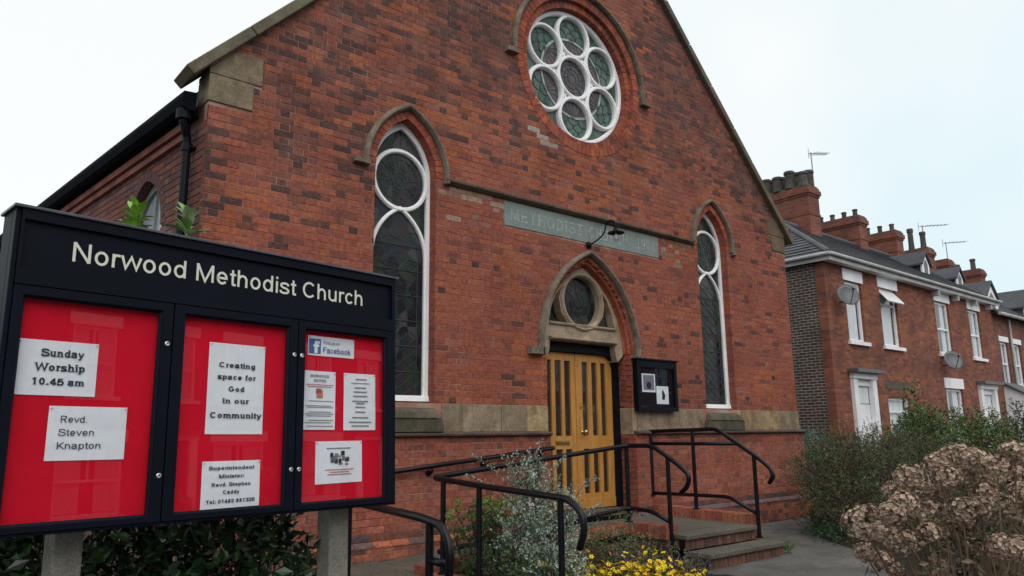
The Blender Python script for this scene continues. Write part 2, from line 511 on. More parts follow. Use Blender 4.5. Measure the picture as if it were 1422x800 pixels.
    def mesh(s, name, org=None, recalc=True, smooth=False):
        me = bpy.data.meshes.new(name)
        v = s.v
        if org is not None:
            v = [(p[0] - org[0], p[1] - org[1], p[2] - org[2]) for p in v]
        me.from_pydata(v, [], s.f)
        at = me.color_attributes.new('tint', 'FLOAT_COLOR', 'POINT')
        flat = []
        for c in s.c:
            flat.extend((c[0], c[1], c[2], 1.0))
        at.data.foreach_set('color', flat)
        if recalc:
            bm = bmesh.new()
            bm.from_mesh(me)
            bmesh.ops.recalc_face_normals(bm, faces=bm.faces)
            bm.to_mesh(me)
            bm.free()
        if smooth:
            me.polygons.foreach_set('use_smooth', [True] * len(me.polygons))
        me.update()
        return me

    def build(s, name, mat, parent=None, smooth=False, bevel=0, kind=None, label=None, org=None, recalc=True, auto=False):
        """world-coordinate geometry -> object; for a child the origin is the parent's place"""
        if parent is not None and org is None:
            org = WL.get(parent.name, Vector((0, 0, 0)))
        me = s.mesh(name, org, recalc, smooth)
        me.materials.append(mat)
        return link_mesh(name, me, parent, bevel, kind, label, org)


def link_mesh(name, me, parent=None, bevel=0, kind=None, label=None, org=None):
    o = bpy.data.objects.new(name, me)
    COL.objects.link(o)
    if parent is not None:
        o.parent = parent
        WL[o.name] = WL.get(parent.name, Vector((0, 0, 0)))
    else:
        o.location = org or (0, 0, 0)
        WL[o.name] = Vector(org or (0, 0, 0))
    if bevel:
        b = o.modifiers.new('bevel', 'BEVEL')
        b.width = bevel
        b.segments = 2
        b.limit_method = 'ANGLE'
        b.angle_limit = math.radians(35)
    if kind:
        o['kind'] = kind
    if label:
        o['label'] = label
    return o


def tag(o, label, cat, group=None):
    o['label'] = label
    o['category'] = cat
    if group:
        o['group'] = group
    return o


def thing(name, label, cat, loc=(0, 0, 0), group=None, matrix=None):
    o = bpy.data.objects.new(name, None)
    o.empty_display_size = 0.2
    COL.objects.link(o)
    if matrix is not None:
        o.matrix_world = matrix
        WL[o.name] = Vector((0, 0, 0))       # geometry given in local coordinates
    else:
        o.location = loc
        WL[o.name] = Vector(loc)
    return tag(o, label, cat, group)


def clip_half(poly, fn):
    """keep the part of a convex polygon where fn(p) >= 0 (fn linear)"""
    out = []
    for i in range(len(poly)):
        a, b = poly[i], poly[(i + 1) % len(poly)]
        fa, fb = fn(a), fn(b)
        if fa >= 0:
            out.append(a)
        if (fa >= 0) != (fb >= 0):
            t = fa / (fa - fb)
            out.append((a[0] + (b[0] - a[0]) * t, a[1] + (b[1] - a[1]) * t))
    return out


def curve_fill(loops, y0, y1):
    """2D outline with holes -> MB-ready verts, faces, as a plate between y0 and y1"""
    cu = bpy.data.curves.new('outline', 'CURVE')
    cu.dimensions = '2D'
    cu.fill_mode = 'BOTH'
    cu.extrude = abs(y1 - y0) / 2
    for lp in loops:
        sp = cu.splines.new('POLY')
        sp.points.add(len(lp) - 1)
        for i, p in enumerate(lp):
            sp.points[i].co = (p[0], p[1], 0, 1)
        sp.use_cyclic_u = True
    ob = bpy.data.objects.new('outline', cu)
    me = bpy.data.meshes.new_from_object(ob)
    ym = (y0 + y1) / 2
    v = [(q.co.x, ym - q.co.z, q.co.y) for q in me.vertices]
    f = [tuple(p.vertices) for p in me.polygons]
    bpy.data.objects.remove(ob)
    bpy.data.curves.remove(cu)
    bpy.data.meshes.remove(me)
    return v, f


def plate(loops, y0, y1, mb=None, col=None):
    mb = mb or MB()
    v, f = curve_fill(loops, y0, y1)
    return mb.add(v, f, col)


def _arc(cx, cz, rx, rz, a0, a1, n=14):
    return [(cx + rx * math.cos(math.radians(a0 + (a1 - a0) * i / n)), cz + rz * math.sin(math.radians(a0 + (a1 - a0) * i / n))) for i in range(n + 1)]


def _smooth(pts, n=4):
    P_ = [pts[0]] + pts + [pts[-1]]
    out = []
    for i in range(1, len(P_) - 2):
        p0, p1, p2, p3 = P_[i - 1], P_[i], P_[i + 1], P_[i + 2]
        for k in range(n):
            t = k / n
            out.append(tuple(0.5 * (2 * p1[j] + (p2[j] - p0[j]) * t + (2 * p0[j] - 5 * p1[j] + 4 * p2[j] - p3[j]) * t * t + (3 * p1[j] - p0[j] - 3 * p2[j] + p3[j]) * t ** 3) for j in (0, 1)))
    return out + [pts[-1]]


def glyph(c, w):
    """centre lines of a letter with cap height 1 and stroke width w; returns (strokes, advance)"""
    t = w / 2
    X = 0.725
    rx, rz = 0.31 - t, X / 2 + 0.012 - t
    m = X / 2
    arch_ = lambda x0, x1: [(x0, X * 0.55)] + _arc((x0 + x1) / 2 + 0.01, X * 0.60, (x1 - x0) / 2 - 0.01, X * 0.40 - t + 0.012, 165, 0, 10) + [(x1, 0)]
    L = {
        'o': ([_arc(.37, m, rx, rz, 0, 360, 24)], .775),
        'n': ([[(.07 + t, 0), (.07 + t, X)], arch_(.07 + t, .66 - t)], .775),
        'h': ([[(.07 + t, 0), (.07 + t, 1)], arch_(.07 + t, .66 - t)], .775),
        'm': ([[(.07 + t, 0), (.07 + t, X)], arch_(.07 + t, .56), arch_(.56, 1.05 - t)], 1.16),
        'r': ([[(.07 + t, 0), (.07 + t, X)], _smooth([(.07 + t, X * .5), (.10 + t, X * .78), (.26, X - t), (.45, X - t - .01)])], .465),
        'u': ([[(.66 - t, 0), (.66 - t, X)], [(.07 + t, X)] + _arc(.365, X * .40, .295 - t, X * .40 - t + .012, 180, 350, 10)], .775),
        'd': ([[(.68 - t, 0), (.68 - t, 1)], _arc(.365, m, rx, rz, 0, 360, 24)], .775),
        'p': ([[(.07 + t, -.28), (.07 + t, X)], _arc(.385, m, rx, rz, 0, 360, 24)], .775),
        'g': ([_arc(.365, m, rx, rz, 0, 360, 24), [(.68 - t, X), (.68 - t, 0)] + _arc(.375, -.04, .305 - t, .24 - t, 0, -165, 10)], .775),
        'a': ([_smooth([(.09, .53), (.16, .65), (.34, X - t + .01), (.52, .66), (.60 - t * .4, .5), (.60 - t * .4, .15), (.66, 0)]), _smooth([(.58, .43), (.36, .40), (.14, .32), (.10, .17), (.22, t), (.40, .06), (.58, .22)])], .775),
        'e': ([[(.07, m), (.68 - t, m)] + _arc(.37, m, rx, rz, 4, 322, 22)], .775),
        'c': ([_arc(.365, m, rx, rz, 38, 322, 20)], .70),
        's': ([_smooth([(.58, .52), (.50, .63), (.32, X - t), (.14, .61), (.11, .50), (.22, .40), (.46, .33), (.58, .22), (.52, .09), (.33, t - .01), (.14, .08), (.06, .21)])], .70),
        't': ([[(.20, .93), (.20, .22)] + _smooth([(.20, .22), (.22, .07), (.30, t), (.39, t)]), [(.03, X - t), (.38, X - t)]], .41),
        'i': ([[(.155, 0), (.155, X)], [(.155, 1 - w * 1.05), (.155, 1)]], .32),
        'l': ([[(.155, 0), (.155, 1)]], .32),
        'f': ([[(.19, 0), (.19, .78)] + _smooth([(.19, .78), (.22, .93), (.32, 1 - t), (.41, .99 - t)]), [(.03, X - t), (.38, X - t)]], .40),
        'k': ([[(.07 + t, 0), (.07 + t, 1)], [(.60 - t, X), (.12, .26)], [(.27, .42), (.64 - t, 0)]], .70),
        'w': ([[(.03 + t * .4, X), (.25, t), (.505, X - t * .6), (.76, t), (.98 - t * .4, X)]], 1.01),
        'v': ([[(.03 + t * .4, X), (.35, t), (.67 - t * .4, X)]], .70),
        'y': ([[(.03 + t * .4, X), (.36, .04)], _smooth([(.67 - t * .4, X), (.36, .0), (.27, -.20), (.08, -.27 + t)])], .70),
        'N': ([[(.105 + t, 0), (.105 + t, 1)], [(.105 + t, .99), (.895 - t, .01)], [(.895 - t, 0), (.895 - t, 1)]], 1.0),
        'M': ([[(.10 + t, 0), (.10 + t, 1)], [(.11 + t, .98), (.58, .03), (1.05 - t, .98)], [(1.06 - t, 0), (1.06 - t, 1)]], 1.16),
        'C': ([_arc(.51, .5, .44 - t, .512 - t, 42, 318, 24)], 1.0),
        'G': ([_arc(.53, .5, .46 - t, .512 - t, 45, 335, 24) + [(.96 - t, .44)], [(.56, .44), (.97 - t, .44)]], 1.08),
        'S': ([_smooth([(.80, .70), (.72, .87), (.46, 1 - t), (.18, .89), (.12, .72), (.24, .58), (.62, .47), (.83, .36), (.80, .14), (.50, t - .01), (.20, .08), (.07, .32)])], .93),
        'R': ([[(.11 + t, 0), (.11 + t, 1)], [(.11, 1 - t), (.62, 1 - t)] + _arc(.62, .74 - t * .1, .26 - t, .26 - t, 80, -80, 8) + [(.60, .48), (.11, .48)], [(.52, .47), (.92 - t, 0)]], 1.0),
        'K': ([[(.10 + t, 0), (.10 + t, 1)], [(.88 - t, 1), (.15, .33)], [(.36, .54), (.94 - t, 0)]], .93),
        'W': ([[(.02 + t * .5, 1), (.34, .03), (.66, .95), (.98, .03), (1.30 - t * .5, 1)]], 1.32),
        'T': ([[(.43, 0), (.43, 1)], [(.03, 1 - t), (.83, 1 - t)]], .86),
        'E': ([[(.11 + t, 0), (.11 + t, 1)], [(.11, 1 - t), (.83, 1 - t)], [(.12, .53), (.78, .53)], [(.11, t), (.85, t)]], .93),
        'F': ([[(.11 + t, 0), (.11 + t, 1)], [(.11, 1 - t), (.80, 1 - t)], [(.12, .53), (.70, .53)]], .86),
        'b': ([[(.07 + t, 0), (.07 + t, 1)], _arc(.385, m, rx, rz, 0, 360, 24)], .775),
        'H': ([[(.11 + t, 0), (.11 + t, 1)], [(.89 - t, 0), (.89 - t, 1)], [(.12, .53), (.88, .53)]], 1.0),
        'O': ([_arc(.54, .5, .48 - t, .512 - t, 0, 360, 28)], 1.08),
        'D': ([[(.11 + t, 0), (.11 + t, 1)], [(.11, 1 - t), (.45, 1 - t)] + _arc(.45, .5, .46 - t, .5 - t, 80, -80, 12) + [(.45, t), (.11, t)]], 1.0),
        'I': ([[(.20, 0), (.20, 1)]], .40),
        'U': ([[(.11 + t, 1)] + _arc(.5, .36, .39 - t, .36 - t + .01, 180, 360, 12) + [(.89 - t, 1)]], 1.0),
        '0': ([_arc(.385, .5, .325 - t, .51 - t, 0, 360, 24)], .775),
        '1': ([[(.42, 0), (.42, .99)], [(.42, .94), (.16, .74)]], .775),
        '2': ([_smooth([(.09, .70), (.16, .90), (.38, 1 - t), (.62, .88), (.64, .68), (.44, .40), (.10, t)]), [(.07, t), (.70, t)]], .775),
        '3': ([_smooth([(.08, .77), (.18, .93), (.37, 1 - t), (.58, .90), (.60, .68), (.45, .55), (.30, .53)]), _smooth([(.32, .53), (.52, .52), (.67, .38), (.64, .12), (.38, t - .01), (.16, .08), (.06, .26)])], .775),
        '4': ([[(.52, 0), (.52, .97)], [(.50, .95), (.08, .30)], [(.03, .28), (.74, .28)]], .775),
        '5': ([[(.66, 1 - t), (.22, 1 - t)], _smooth([(.21, .98), (.13, .46), (.22, .54), (.42, .60), (.64, .50), (.67, .27), (.52, .07), (.34, t - .01), (.14, .08), (.06, .24)])], .775),
        '8': ([_arc(.385, .745, .27 - t, .265 - t, 0, 360, 18), _arc(.385, .27, .325 - t, .28 - t, 0, 360, 20)], .775),
        '9': ([_arc(.385, .66, .315 - t, .35 - t, 0, 360, 20), _smooth([(.70 - t, .66), (.66, .28), (.48, .06), (.28, t - .01), (.11, .16)])], .775),
        '.': ([[(.19, 0), (.19, w * 1.05)]], .39),
        ':': ([[(.19, 0), (.19, w * 1.05)], [(.19, X - w), (.19, X)]], .39),
        ' ': ([], .36),
    }
    return L[c]


def stroke_text(txt, x, z, y, height, width=None, align='c', w=0.128, serif=False, sp=0.0, objs=None, name='letter', mat=None, parent=None, mb=None, yrow=0.00018):
    """drawn lettering: flat ribbons along each letter's centre lines; slab serifs on the stem ends if asked"""
    adv = 0.0
    place = []
    for ch in txt:
        g, a = glyph(ch, w)
        place.append((g, adv))
        adv += a + sp + (0.035 if serif else 0)
    tot = adv - sp
    kx = (width / tot) if width else height
    x0 = x - (tot * kx / 2 if align == 'c' else 0)
    for gi, (g, ax) in enumerate(place):
        if not g:
            continue
        m_ = mb if mb is not None else MB()
        lay = 0
        for st in g:
            n = len(st)
            V = []
            for i in range(n):
                p = Vector(st[i])
                closed = (Vector(st[0]) - Vector(st[-1])).length < 1e-5
                a = Vector(st[i - 1]) if i > 0 else (Vector(st[-2]) if closed else None)
                b = Vector(st[i + 1]) if i < n - 1 else (Vector(st[1]) if closed else None)
                d1 = (p - a) if a is not None else (b - p)
                d2 = (b - p) if b is not None else (p - a)
                if d1.length < 1e-6:
                    d1 = d2
                if d2.length < 1e-6:
                    d2 = d1
                d1, d2 = d1.normalized(), d2.normalized()
                n1, n2 = Vector((-d1.y, d1.x)), Vector((-d2.y, d2.x))
                nn = n1 + n2
                nn = nn.normalized() if nn.length > 0.05 else n1
                k = min(2.2, 1 / max(0.3, nn.dot(n1)))
                for s_ in (1, -1):
                    q = p + nn * (w / 2) * k * s_
                    V.append((x0 + (ax + q.x) * kx, y - lay * yrow, z + q.y * height))
            m_.add(V, [(2 * i, 2 * i + 1, 2 * i + 3, 2 * i + 2) for i in range(n - 1)])
            lay += 1
            if serif:
                for e, o in ((0, 1), (-1, -2)):
                    p, q = st[e], st[o]
                    if (Vector(st[0]) - Vector(st[-1])).length < 1e-5 or abs(p[0] - q[0]) > 0.35 * abs(p[1] - q[1]):
                        continue
                    if min(abs(p[1] - v_) for v_ in (0, 0.725, 1.0, -0.28)) > 0.02 or abs(p[1] - q[1]) < 0.17:
                        continue
                    up = p[1] > q[1]
                    low = up and abs(p[1] - 1) > 0.02 or (up and txt[gi].islower())
                    l = p[0] - w / 2 - 0.10
                    r = p[0] + w / 2 + (0.10 if not low else 0.0)
                    za, zb_ = (p[1] - 0.085, p[1]) if up else (p[1], p[1] + 0.085)
                    m_.add([(x0 + (ax + u) * kx, y - lay * yrow, z + v_ * height) for u, v_ in ((l, za), (r, za), (r, zb_), (l, zb_))], [(0, 1, 2, 3)])
                    lay += 1
        if mb is None:
            m_.build(name, mat, parent, recalc=False)


def put_text(mb, txt, x, z, y, height, width=None, align='c', bold=0.0, serif=False, spacing=1.0, col=None, rot=0.0, word=1.0):
    """height = cap height; width squeezes or stretches to fit"""
    stroke_text(txt, x, z, y, height, width, align, w=0.125 + bold, serif=serif, sp=0.0 + (spacing - 1), mb=mb)
    return mb


def arch(cx, zs, hw, h, off=0.0, n=14):
    """pointed arch, left spring -> apex -> right spring, offset outward by off"""
    a = (h * h - hw * hw) / (2 * hw)
    R = hw + a + off
    t1 = math.acos(max(-1, min(1, a / R)))
    L = [(cx + a - R * math.cos(t1 * i / n), zs + R * math.sin(t1 * i / n)) for i in range(n + 1)]
    Rr = [(2 * cx - p[0], p[1]) for p in reversed(L[:-1])]
    return L + Rr


def arch_half(z, zs, hw, h, off):
    a = (h * h - hw * hw) / (2 * hw)
    if z <= zs:
        return hw + (off if False else 0)
    q = (hw + a + off) ** 2 - (z - zs) ** 2
    return math.sqrt(q) - a if q > 0 and math.sqrt(q) > a else 0.0


def circle(cx, cz, r, n=40, a0=0.0, a1=2 * math.pi, closed=True):
    m = n if closed else n + 1
    return [(cx + r * math.cos(a0 + (a1 - a0) * i / n), cz + r * math.sin(a0 + (a1 - a0) * i / n)) for i in range(m)]


# ------------------------------------------------------------------ the ground
def sheet(name, mat, pts, z, thick=0.0, org=None):
    mb = MB()
    n = len(pts)
    zz = z if callable(z) else (lambda x, y: z)
    v = [(p[0], p[1], zz(*p)) for p in pts]
    f = [tuple(range(n))]
    if thick:
        v += [(p[0], p[1], zz(*p) - thick) for p in pts]
        for i in range(n):
            j = (i + 1) % n
            f.append((i, j, j + n, i + n))
    mb.add(v, f)
    o = mb.build(name, mat, kind='structure')
    return o


sheet('ground', M['paving'], [(-400, -400), (600, -400), (600, 600), (-400, 600)], -0.004)
sheet('road', M['road'], [(-200, -17.5), (200, -17.5), (200, -11.5), (-200, -11.5)], 0.0)
kb = MB()
kb.box(-60, 60, -11.5, -11.36, -0.05, 0.11)
kb.box(-60, 60, -17.66, -17.52, -0.05, 0.11)
kb.build('kerb', M['concrete_post'], kind='structure')

# gently rising concrete path beside the church wall and towards the street
sheet('side_path', M['concrete'], [(-4.42, -3.6), (-3.40, -3.6), (-3.40, -0.10), (-5.2, -0.10), (-5.2, -1.1), (-4.42, -1.4)],
      lambda x, y: 0.05 + 0.15 * max(0, min(1, (y + 3.6) / 2.6)), 0.3)


def soil_bed(name, pts, z, n=14):
    """uneven soil: a triangulated, slightly lumpy sheet inside the outline"""
    xs = [p[0] for p in pts]
    ys = [p[1] for p in pts]
    cx, cy = sum(xs) / len(xs), sum(ys) / len(ys)
    mb = MB()
    rings = 7
    v = [(cx, cy, z + 0.05)]
    m = len(pts)
    K = 6
    edge = []
    for i in range(m):
        a, b = pts[i], pts[(i + 1) % m]
        for k in range(K):
            edge.append((a[0] + (b[0] - a[0]) * k / K, a[1] + (b[1] - a[1]) * k / K))
    f = []
    E_ = len(edge)
    for r in range(1, rings + 1):
        t = r / rings
        for e in edge:
            x, y = cx + (e[0] - cx) * t, cy + (e[1] - cy) * t
            h = noise.noise(Vector((x * 2.3, y * 2.3, 0.3))) * 0.05 + 0.04
            v.append((x, y, z + (h if r < rings else -0.02)))
    for k in range(E_):
        f.append((0, 1 + k, 1 + (k + 1) % E_))
    for r in range(1, rings):
        o1, o2 = 1 + (r - 1) * E_, 1 + r * E_
        for k in range(E_):
            f.append((o1 + k, o2 + k, o2 + (k + 1) % E_, o1 + (k + 1) % E_))
    mb.add(v, f)
    o = mb.build(name, M['soil'], kind='structure', smooth=True)
    return o


soil_bed('planting_bed', [(-3.14, -1.05), (-0.50, -1.05), (-0.50, -1.75), (-0.72, -2.2), (-0.9, -3.3), (-3.14, -3.3)], 0.04)
soil_bed('planting_bed_left', [(-8.6, -0.3), (-8.6, -3.9), (-5.0, -3.9), (-4.5, -2.4), (-5.3, -0.3)], 0.03)
soil_bed('planting_bed_right', [(5.2, -0.25), (2.95, -1.5), (2.2, -2.4), (0.9, -3.5), (-2.6, -5.4), (-2.6, -7.5), (16, -7.5), (16, 1.6), (6.2, 1.6)], 0.02)

# ------------------------------------------------------------------ CHURCH
church = thing('church', 'red brick chapel with a gabled front, round tracery window and pointed stone trimmed door', 'church', (0, 0, 0))
HW = 5.36
ZK = 4.80           # height of the kneelers
SL = 1.05


def gable_z(x):
    return 5.22 + SL * (HW - abs(x))


WX = 3.035
WHW, WZS, WH, WB = 0.42, 4.58, 0.66, 1.86
DHW, DZS, DH = 0.83, 2.62, 1.24
RZ, RR = 6.80, 1.05

holes = []
for c in (-WX, WX):
    e = 0.003
    holes.append([(c - WHW - e, WB - 0.02)] + arch(c, WZS, WHW, WH, e) + [(c + WHW + e, WB - 0.02)])
holes.append(circle(0, RZ, RR + 0.117, 56))
outer = [(-HW, 0.0), (-DHW - 0.008, 0.0)] + [(-DHW - 0.008, 0.30)] + arch(0, DZS, DHW, DH, 0.053) + [(DHW + 0.008, 0.30)] + [(DHW + 0.008, 0.0), (HW, 0.0), (HW, gable_z(HW)), (0, gable_z(0)), (-HW, gable_z(HW))]
wall = plate([outer] + holes, 0.0045, 0.33).build('wall', M['mortar'], church)

# --- brick palette
PAL = [(0.30, 0.084, 0.055), (0.28, 0.078, 0.054), (0.315, 0.090, 0.056), (0.26, 0.073, 0.053), (0.325, 0.105, 0.068), (0.29, 0.096, 0.072)]
K_ = 0.87
POR = [(0.345, 0.092, 0.045), (0.325, 0.084, 0.044), (0.36, 0.103, 0.052)]
PDK = [(0.105, 0.044, 0.040), (0.080, 0.038, 0.038), (0.135, 0.052, 0.043), (0.09, 0.044, 0.045)]
PMID = [(0.185, 0.062, 0.049), (0.215, 0.068, 0.051)]

PAL, POR, PDK, PMID = [[(t[0] * K_, t[1] * K_ * 1.06, t[2] * K_ * 1.0) for t in L_] for L_ in (PAL, POR, PDK, PMID)]


def pick_tint(x, z, rnd):
    n = noise.noise(Vector((x * 0.55 + 3.1, z * 0.55, 1.7)))
    n2 = noise.noise(Vector((x * 1.7, z * 1.7, 5.2)))
    hi = max(0.0, min(1.0, (z - 4.2) / 2.5))
    pd = 0.05 + 0.20 * max(0.0, n + 0.22) * (0.7 + 1.4 * hi)
    if z > 4.9 and x < -1:
        pd += 0.10
    if x < -3.6 and z > 3.6:
        pd += 0.12
    if z > 5.5 and x > 1.5:
        pd += 0.17
    if z < 4.4:
        pd *= 0.8
    if 5.55 < z < 5.66 and -1.2 < x < -0.9 or 5.42 < z < 5.55 and -0.95 < x < -0.7:
        return (0.34, 0.28, 0.24)
    q = rnd.random()
    if 4.02 < z < 4.5 and (-2.6 < x < -1.7 or 1.62 < x < 2.5) and q < 0.55 * (z - 3.9) / 0.55:
        return rnd.choice([(0.27, 0.15, 0.115), (0.30, 0.19, 0.15), (0.24, 0.125, 0.095)])
    if q < pd:
        return rnd.choice(PDK)
    if q < pd * 2.1 + 0.03:
        return rnd.choice(PMID)
    n3 = noise.noise(Vector((x * 0.8 + 7.7, z * 1.1, 9.1)))
    if (n3 > -0.08 and z > 4.7) or n3 > 0.34:
        return rnd.choice(POR if rnd.random() < 0.7 else PAL)
    return rnd.choice(PAL[:4] if rnd.random() < 0.8 else PAL)


STR, HDR, JT = 0.2205, 0.1065, 0.007
PITCH = 0.077


def lay_rows(x0, x1, z0, z1, excl, rnd, topfn=None, dark=None, flemish=True, phase=0.0):
    """list of (poly, tint, deep, full) bricks in the xz plane"""
    out = []
    row = 0
    z = z0
    while z < z1 - 0.03:
        h = PITCH - JT
        zt = min(z + h, z1)
        zm = (z + zt) / 2
        iv = [e for e in (fn(zm) for fn in excl) if e]
        x = x0 + (0.0 if row % 2 == 0 else -(STR + HDR) / 2 - JT / 2 + 0.0) + phase
        k = 0
        while x < x1:
            w = STR if (k % 2 == 0 or not flemish) else HDR
            a, b = x, x + w
            x = b + JT
            k += 1
            full = True
            aa, bb = max(a, x0), min(b, x1)
            deep = False
            if aa > a + 1e-6 or bb < b - 1e-6:
                full = False
            pieces = [(aa, bb)]
            for (l, r) in iv:
                nx = []
                for (p, q) in pieces:
                    if q <= l or p >= r:
                        nx.append((p, q))
                        if abs(q - l) < 0.012 or abs(p - r) < 0.012:
                            deep = True
                        continue
                    full = False
                    deep = True
                    if p < l:
                        nx.append((p, l))
                    if q > r:
                        nx.append((r, q))
                pieces = nx
            for (p, q) in pieces:
                if q - p < 0.02:
                    continue
                poly = [(p, z), (q, z), (q, zt), (p, zt)]
                fl = full
                if topfn:
                    for fn in topfn:
                        if any(fn(c) < 0 for c in poly):
                            fl = False
                            poly = clip_half(poly, fn)
                    if len(poly) < 3:
                        continue
                t = dark(p, z, rnd) if dark else pick_tint(p, z, rnd)
                out.append((poly, t, deep, fl and abs((q - p) - w) < 1e-6 and zt - z > h - 1e-6, w))
        z += PITCH
        row += 1
    return out


def ex_win(c):
    def fn(z):
        if z < WB - 0.04 or z > WZS + WH + 0.08:
            return None
        hw = WHW if z <= WZS else arch_half(z, WZS, WHW, WH, 0.05)
        return (c - hw, c + hw) if hw > 0.01 else None
    return fn


def ex_rose(z):
    q = (RR + 0.17) ** 2 - (z - RZ) ** 2
    return (-math.sqrt(q), math.sqrt(q)) if q > 0 else None


def ex_door(z):
    if z > DZS + DH + 0.1:
        return None
    hw = DHW if z <= DZS else arch_half(z, DZS, DHW, DH, 0.05)
    return (-hw, hw) if hw > 0.01 else None


def ex_sign(z):
    return (-1.54, 1.60) if 4.165 < z < 4.51 else None


def ex_kl(z):
    if 4.80 < z < 5.10:
        return (-5.4, -4.915)
    if 5.10 <= z < 5.42:
        return (-5.4, -4.83)
    return None


def ex_kr(z):
    r = ex_kl(z)
    return (-r[1], -r[0]) if r else None


rnd = random.Random(4)
tops = [lambda p: gable_z(0) - 0.0 - SL * p[0] - p[1] if True else 0, lambda p: gable_z(0) + SL * p[0] - p[1]]
wallbricks = lay_rows(-HW, HW, 1.845, 10.8, [ex_win(-WX), ex_win(WX), ex_rose, ex_door, ex_sign, ex_kl, ex_kr], rnd, tops)


def pdark(x, z, r):
    if z > 1.30:
        return r.choice(PMID + PAL[:2])
    if 0.33 < z < 0.41:
        return (0.08, 0.05, 0.05) if r.random() < 0.4 else PMID[0]
    return r.choice(PAL[:4] + [(0.30, 0.10, 0.065), (0.24, 0.085, 0.06)] * 2) if r.random() > 0.05 else r.choice(PMID)


plinthbricks = lay_rows(-HW - 0.05, HW + 0.05, 0.385, 1.455, [ex_door], rnd, None, pdark, phase=0.04)
basebricks = lay_rows(-HW - 0.08, HW + 0.08, -0.03, 0.325, [lambda z: (-0.97 if False else -DHW, DHW)], rnd, None,
                      lambda x, z, r: r.choice([(0.33, 0.105, 0.06), (0.28, 0.085, 0.05), (0.10, 0.05, 0.045), (0.2, 0.07, 0.05)]))

# choose the bricks that show largest: those become parts of their own
BOARD_POLY = [(0, 270), (556, 385), (552, 712), (0, 760)]


def in_board(x, y):
    inside = False
    P_ = BOARD_POLY
    for i in range(4):
        a, b = P_[i], P_[(i + 1) % 4]
        if (a[1] > y) != (b[1] > y) and x < (b[0] - a[0]) * (y - a[1]) / (b[1] - a[1]) + a[0]:
            inside = not inside
    return inside


cand = []
for src, lst, yy in (('w', wallbricks, 0.0), ('p', plinthbricks, -0.05)):
    for i, (poly, t, deep, full, w) in enumerate(lst):
        if not full or deep:
            continue
        cx = sum(p[0] for p in poly) / 4
        cz = sum(p[1] for p in poly) / 4
        px, py, d = project((cx, yy, cz))
        if not (5 < px < 1417 and 5 < py < 795) or in_board(px, py):
            continue
        a = project((poly[0][0], yy, cz))
        b = project((poly[1][0], yy, cz))
        cand.append(((b[0] - a[0]) * PITCH / d, src, i))
cand.sort(reverse=True)
single = {(s_, i) for _, s_, i in cand[:288]}

BR_MESH = {}


def brick_mesh(w, t):
    key = (round(w, 3), t)
    if key not in BR_MESH:
        me = MB()
        h = PITCH - JT
        e = 0.0022
        v = [(e, 0, e), (w - e, 0, e), (w - e, 0, h - e), (e, 0, h - e), (0, e, 0), (w, e, 0), (w, e, h), (0, e, h), (0, .03, 0), (w, .03, 0), (w, .03, h), (0, .03, h)]
        f = [(0, 1, 2, 3)]
        for k in range(4):
            l = (k + 1) % 4
            f.append((k, k + 4, l + 4, l))
            f.append((k + 4, k + 8, l + 8, l + 4))
        me.add(v, f, t)
        m = me.mesh('brick')
        m.materials.append(M['brick'])
        BR_MESH[key] = m
    return BR_MESH[key]


def brick_rel(mb, poly, y0, y1, t, e=0.002):
    """a brick with a small chamfer round its face"""
    n = len(poly)
    cx = sum(p[0] for p in poly) / n
    cz = sum(p[1] for p in poly) / n
    ins = []
    for p in poly:
        dx, dz = cx - p[0], cz - p[1]
        ins.append((p[0] + (e if dx > 0 else -e), p[1] + (e if dz > 0 else -e)))
    v = [(p[0], y0, p[1]) for p in ins] + [(p[0], y0 + e, p[1]) for p in poly] + [(p[0], y1, p[1]) for p in poly]
    f = [tuple(range(n))]
    for k in range(n):
        l = (k + 1) % n
        f.append((k, k + n, l + n, l))
        f.append((k + n, k + 2 * n, l + 2 * n, l + n))
    mb.add(v, f, t)


plinth = MB()
for a, b in ((-HW - 0.05 + 0.004, -DHW - 0.008), (DHW + 0.008, HW + 0.05 - 0.004)):
    plinth.box(a, b, -0.0455, 0.004, 0.0, 1.46)
    plinth.box(a, b, -0.0955, -0.046, 0.0, 0.33)
plinth = plinth.build('plinth', M['mortar'], church)
mbw = MB()
rj = random.Random(8)
for tagc, lst, y0, par in (('w', wallbricks, 0.0, wall), ('p', plinthbricks, -0.05, plinth)):
    mb = MB()
    for i, (poly, t, deep, full, w) in enumerate(lst):
        jy = rj.uniform(-0.002, 0.002)
        if (tagc, i) in single:
            o = bpy.data.objects.new('brick', brick_mesh(w, t))
            COL.objects.link(o)
            o.parent = par
            o.location = (poly[0][0], y0 + jy, poly[0][1])
        else:
            brick_rel(mb, poly, y0 + jy, y0 + (0.15 if deep else 0.03), t)
    mb.build('brickwork', M['brick'], par, kind='stuff', recalc=False)
mb = MB()
for (poly, t, deep, full, w) in basebricks:
    brick_rel(mb, poly, -0.10 + rj.uniform(-0.002, 0.002), -0.05, t)
mb.build('base_brickwork', M['brick'], plinth, kind='stuff', recalc=False)
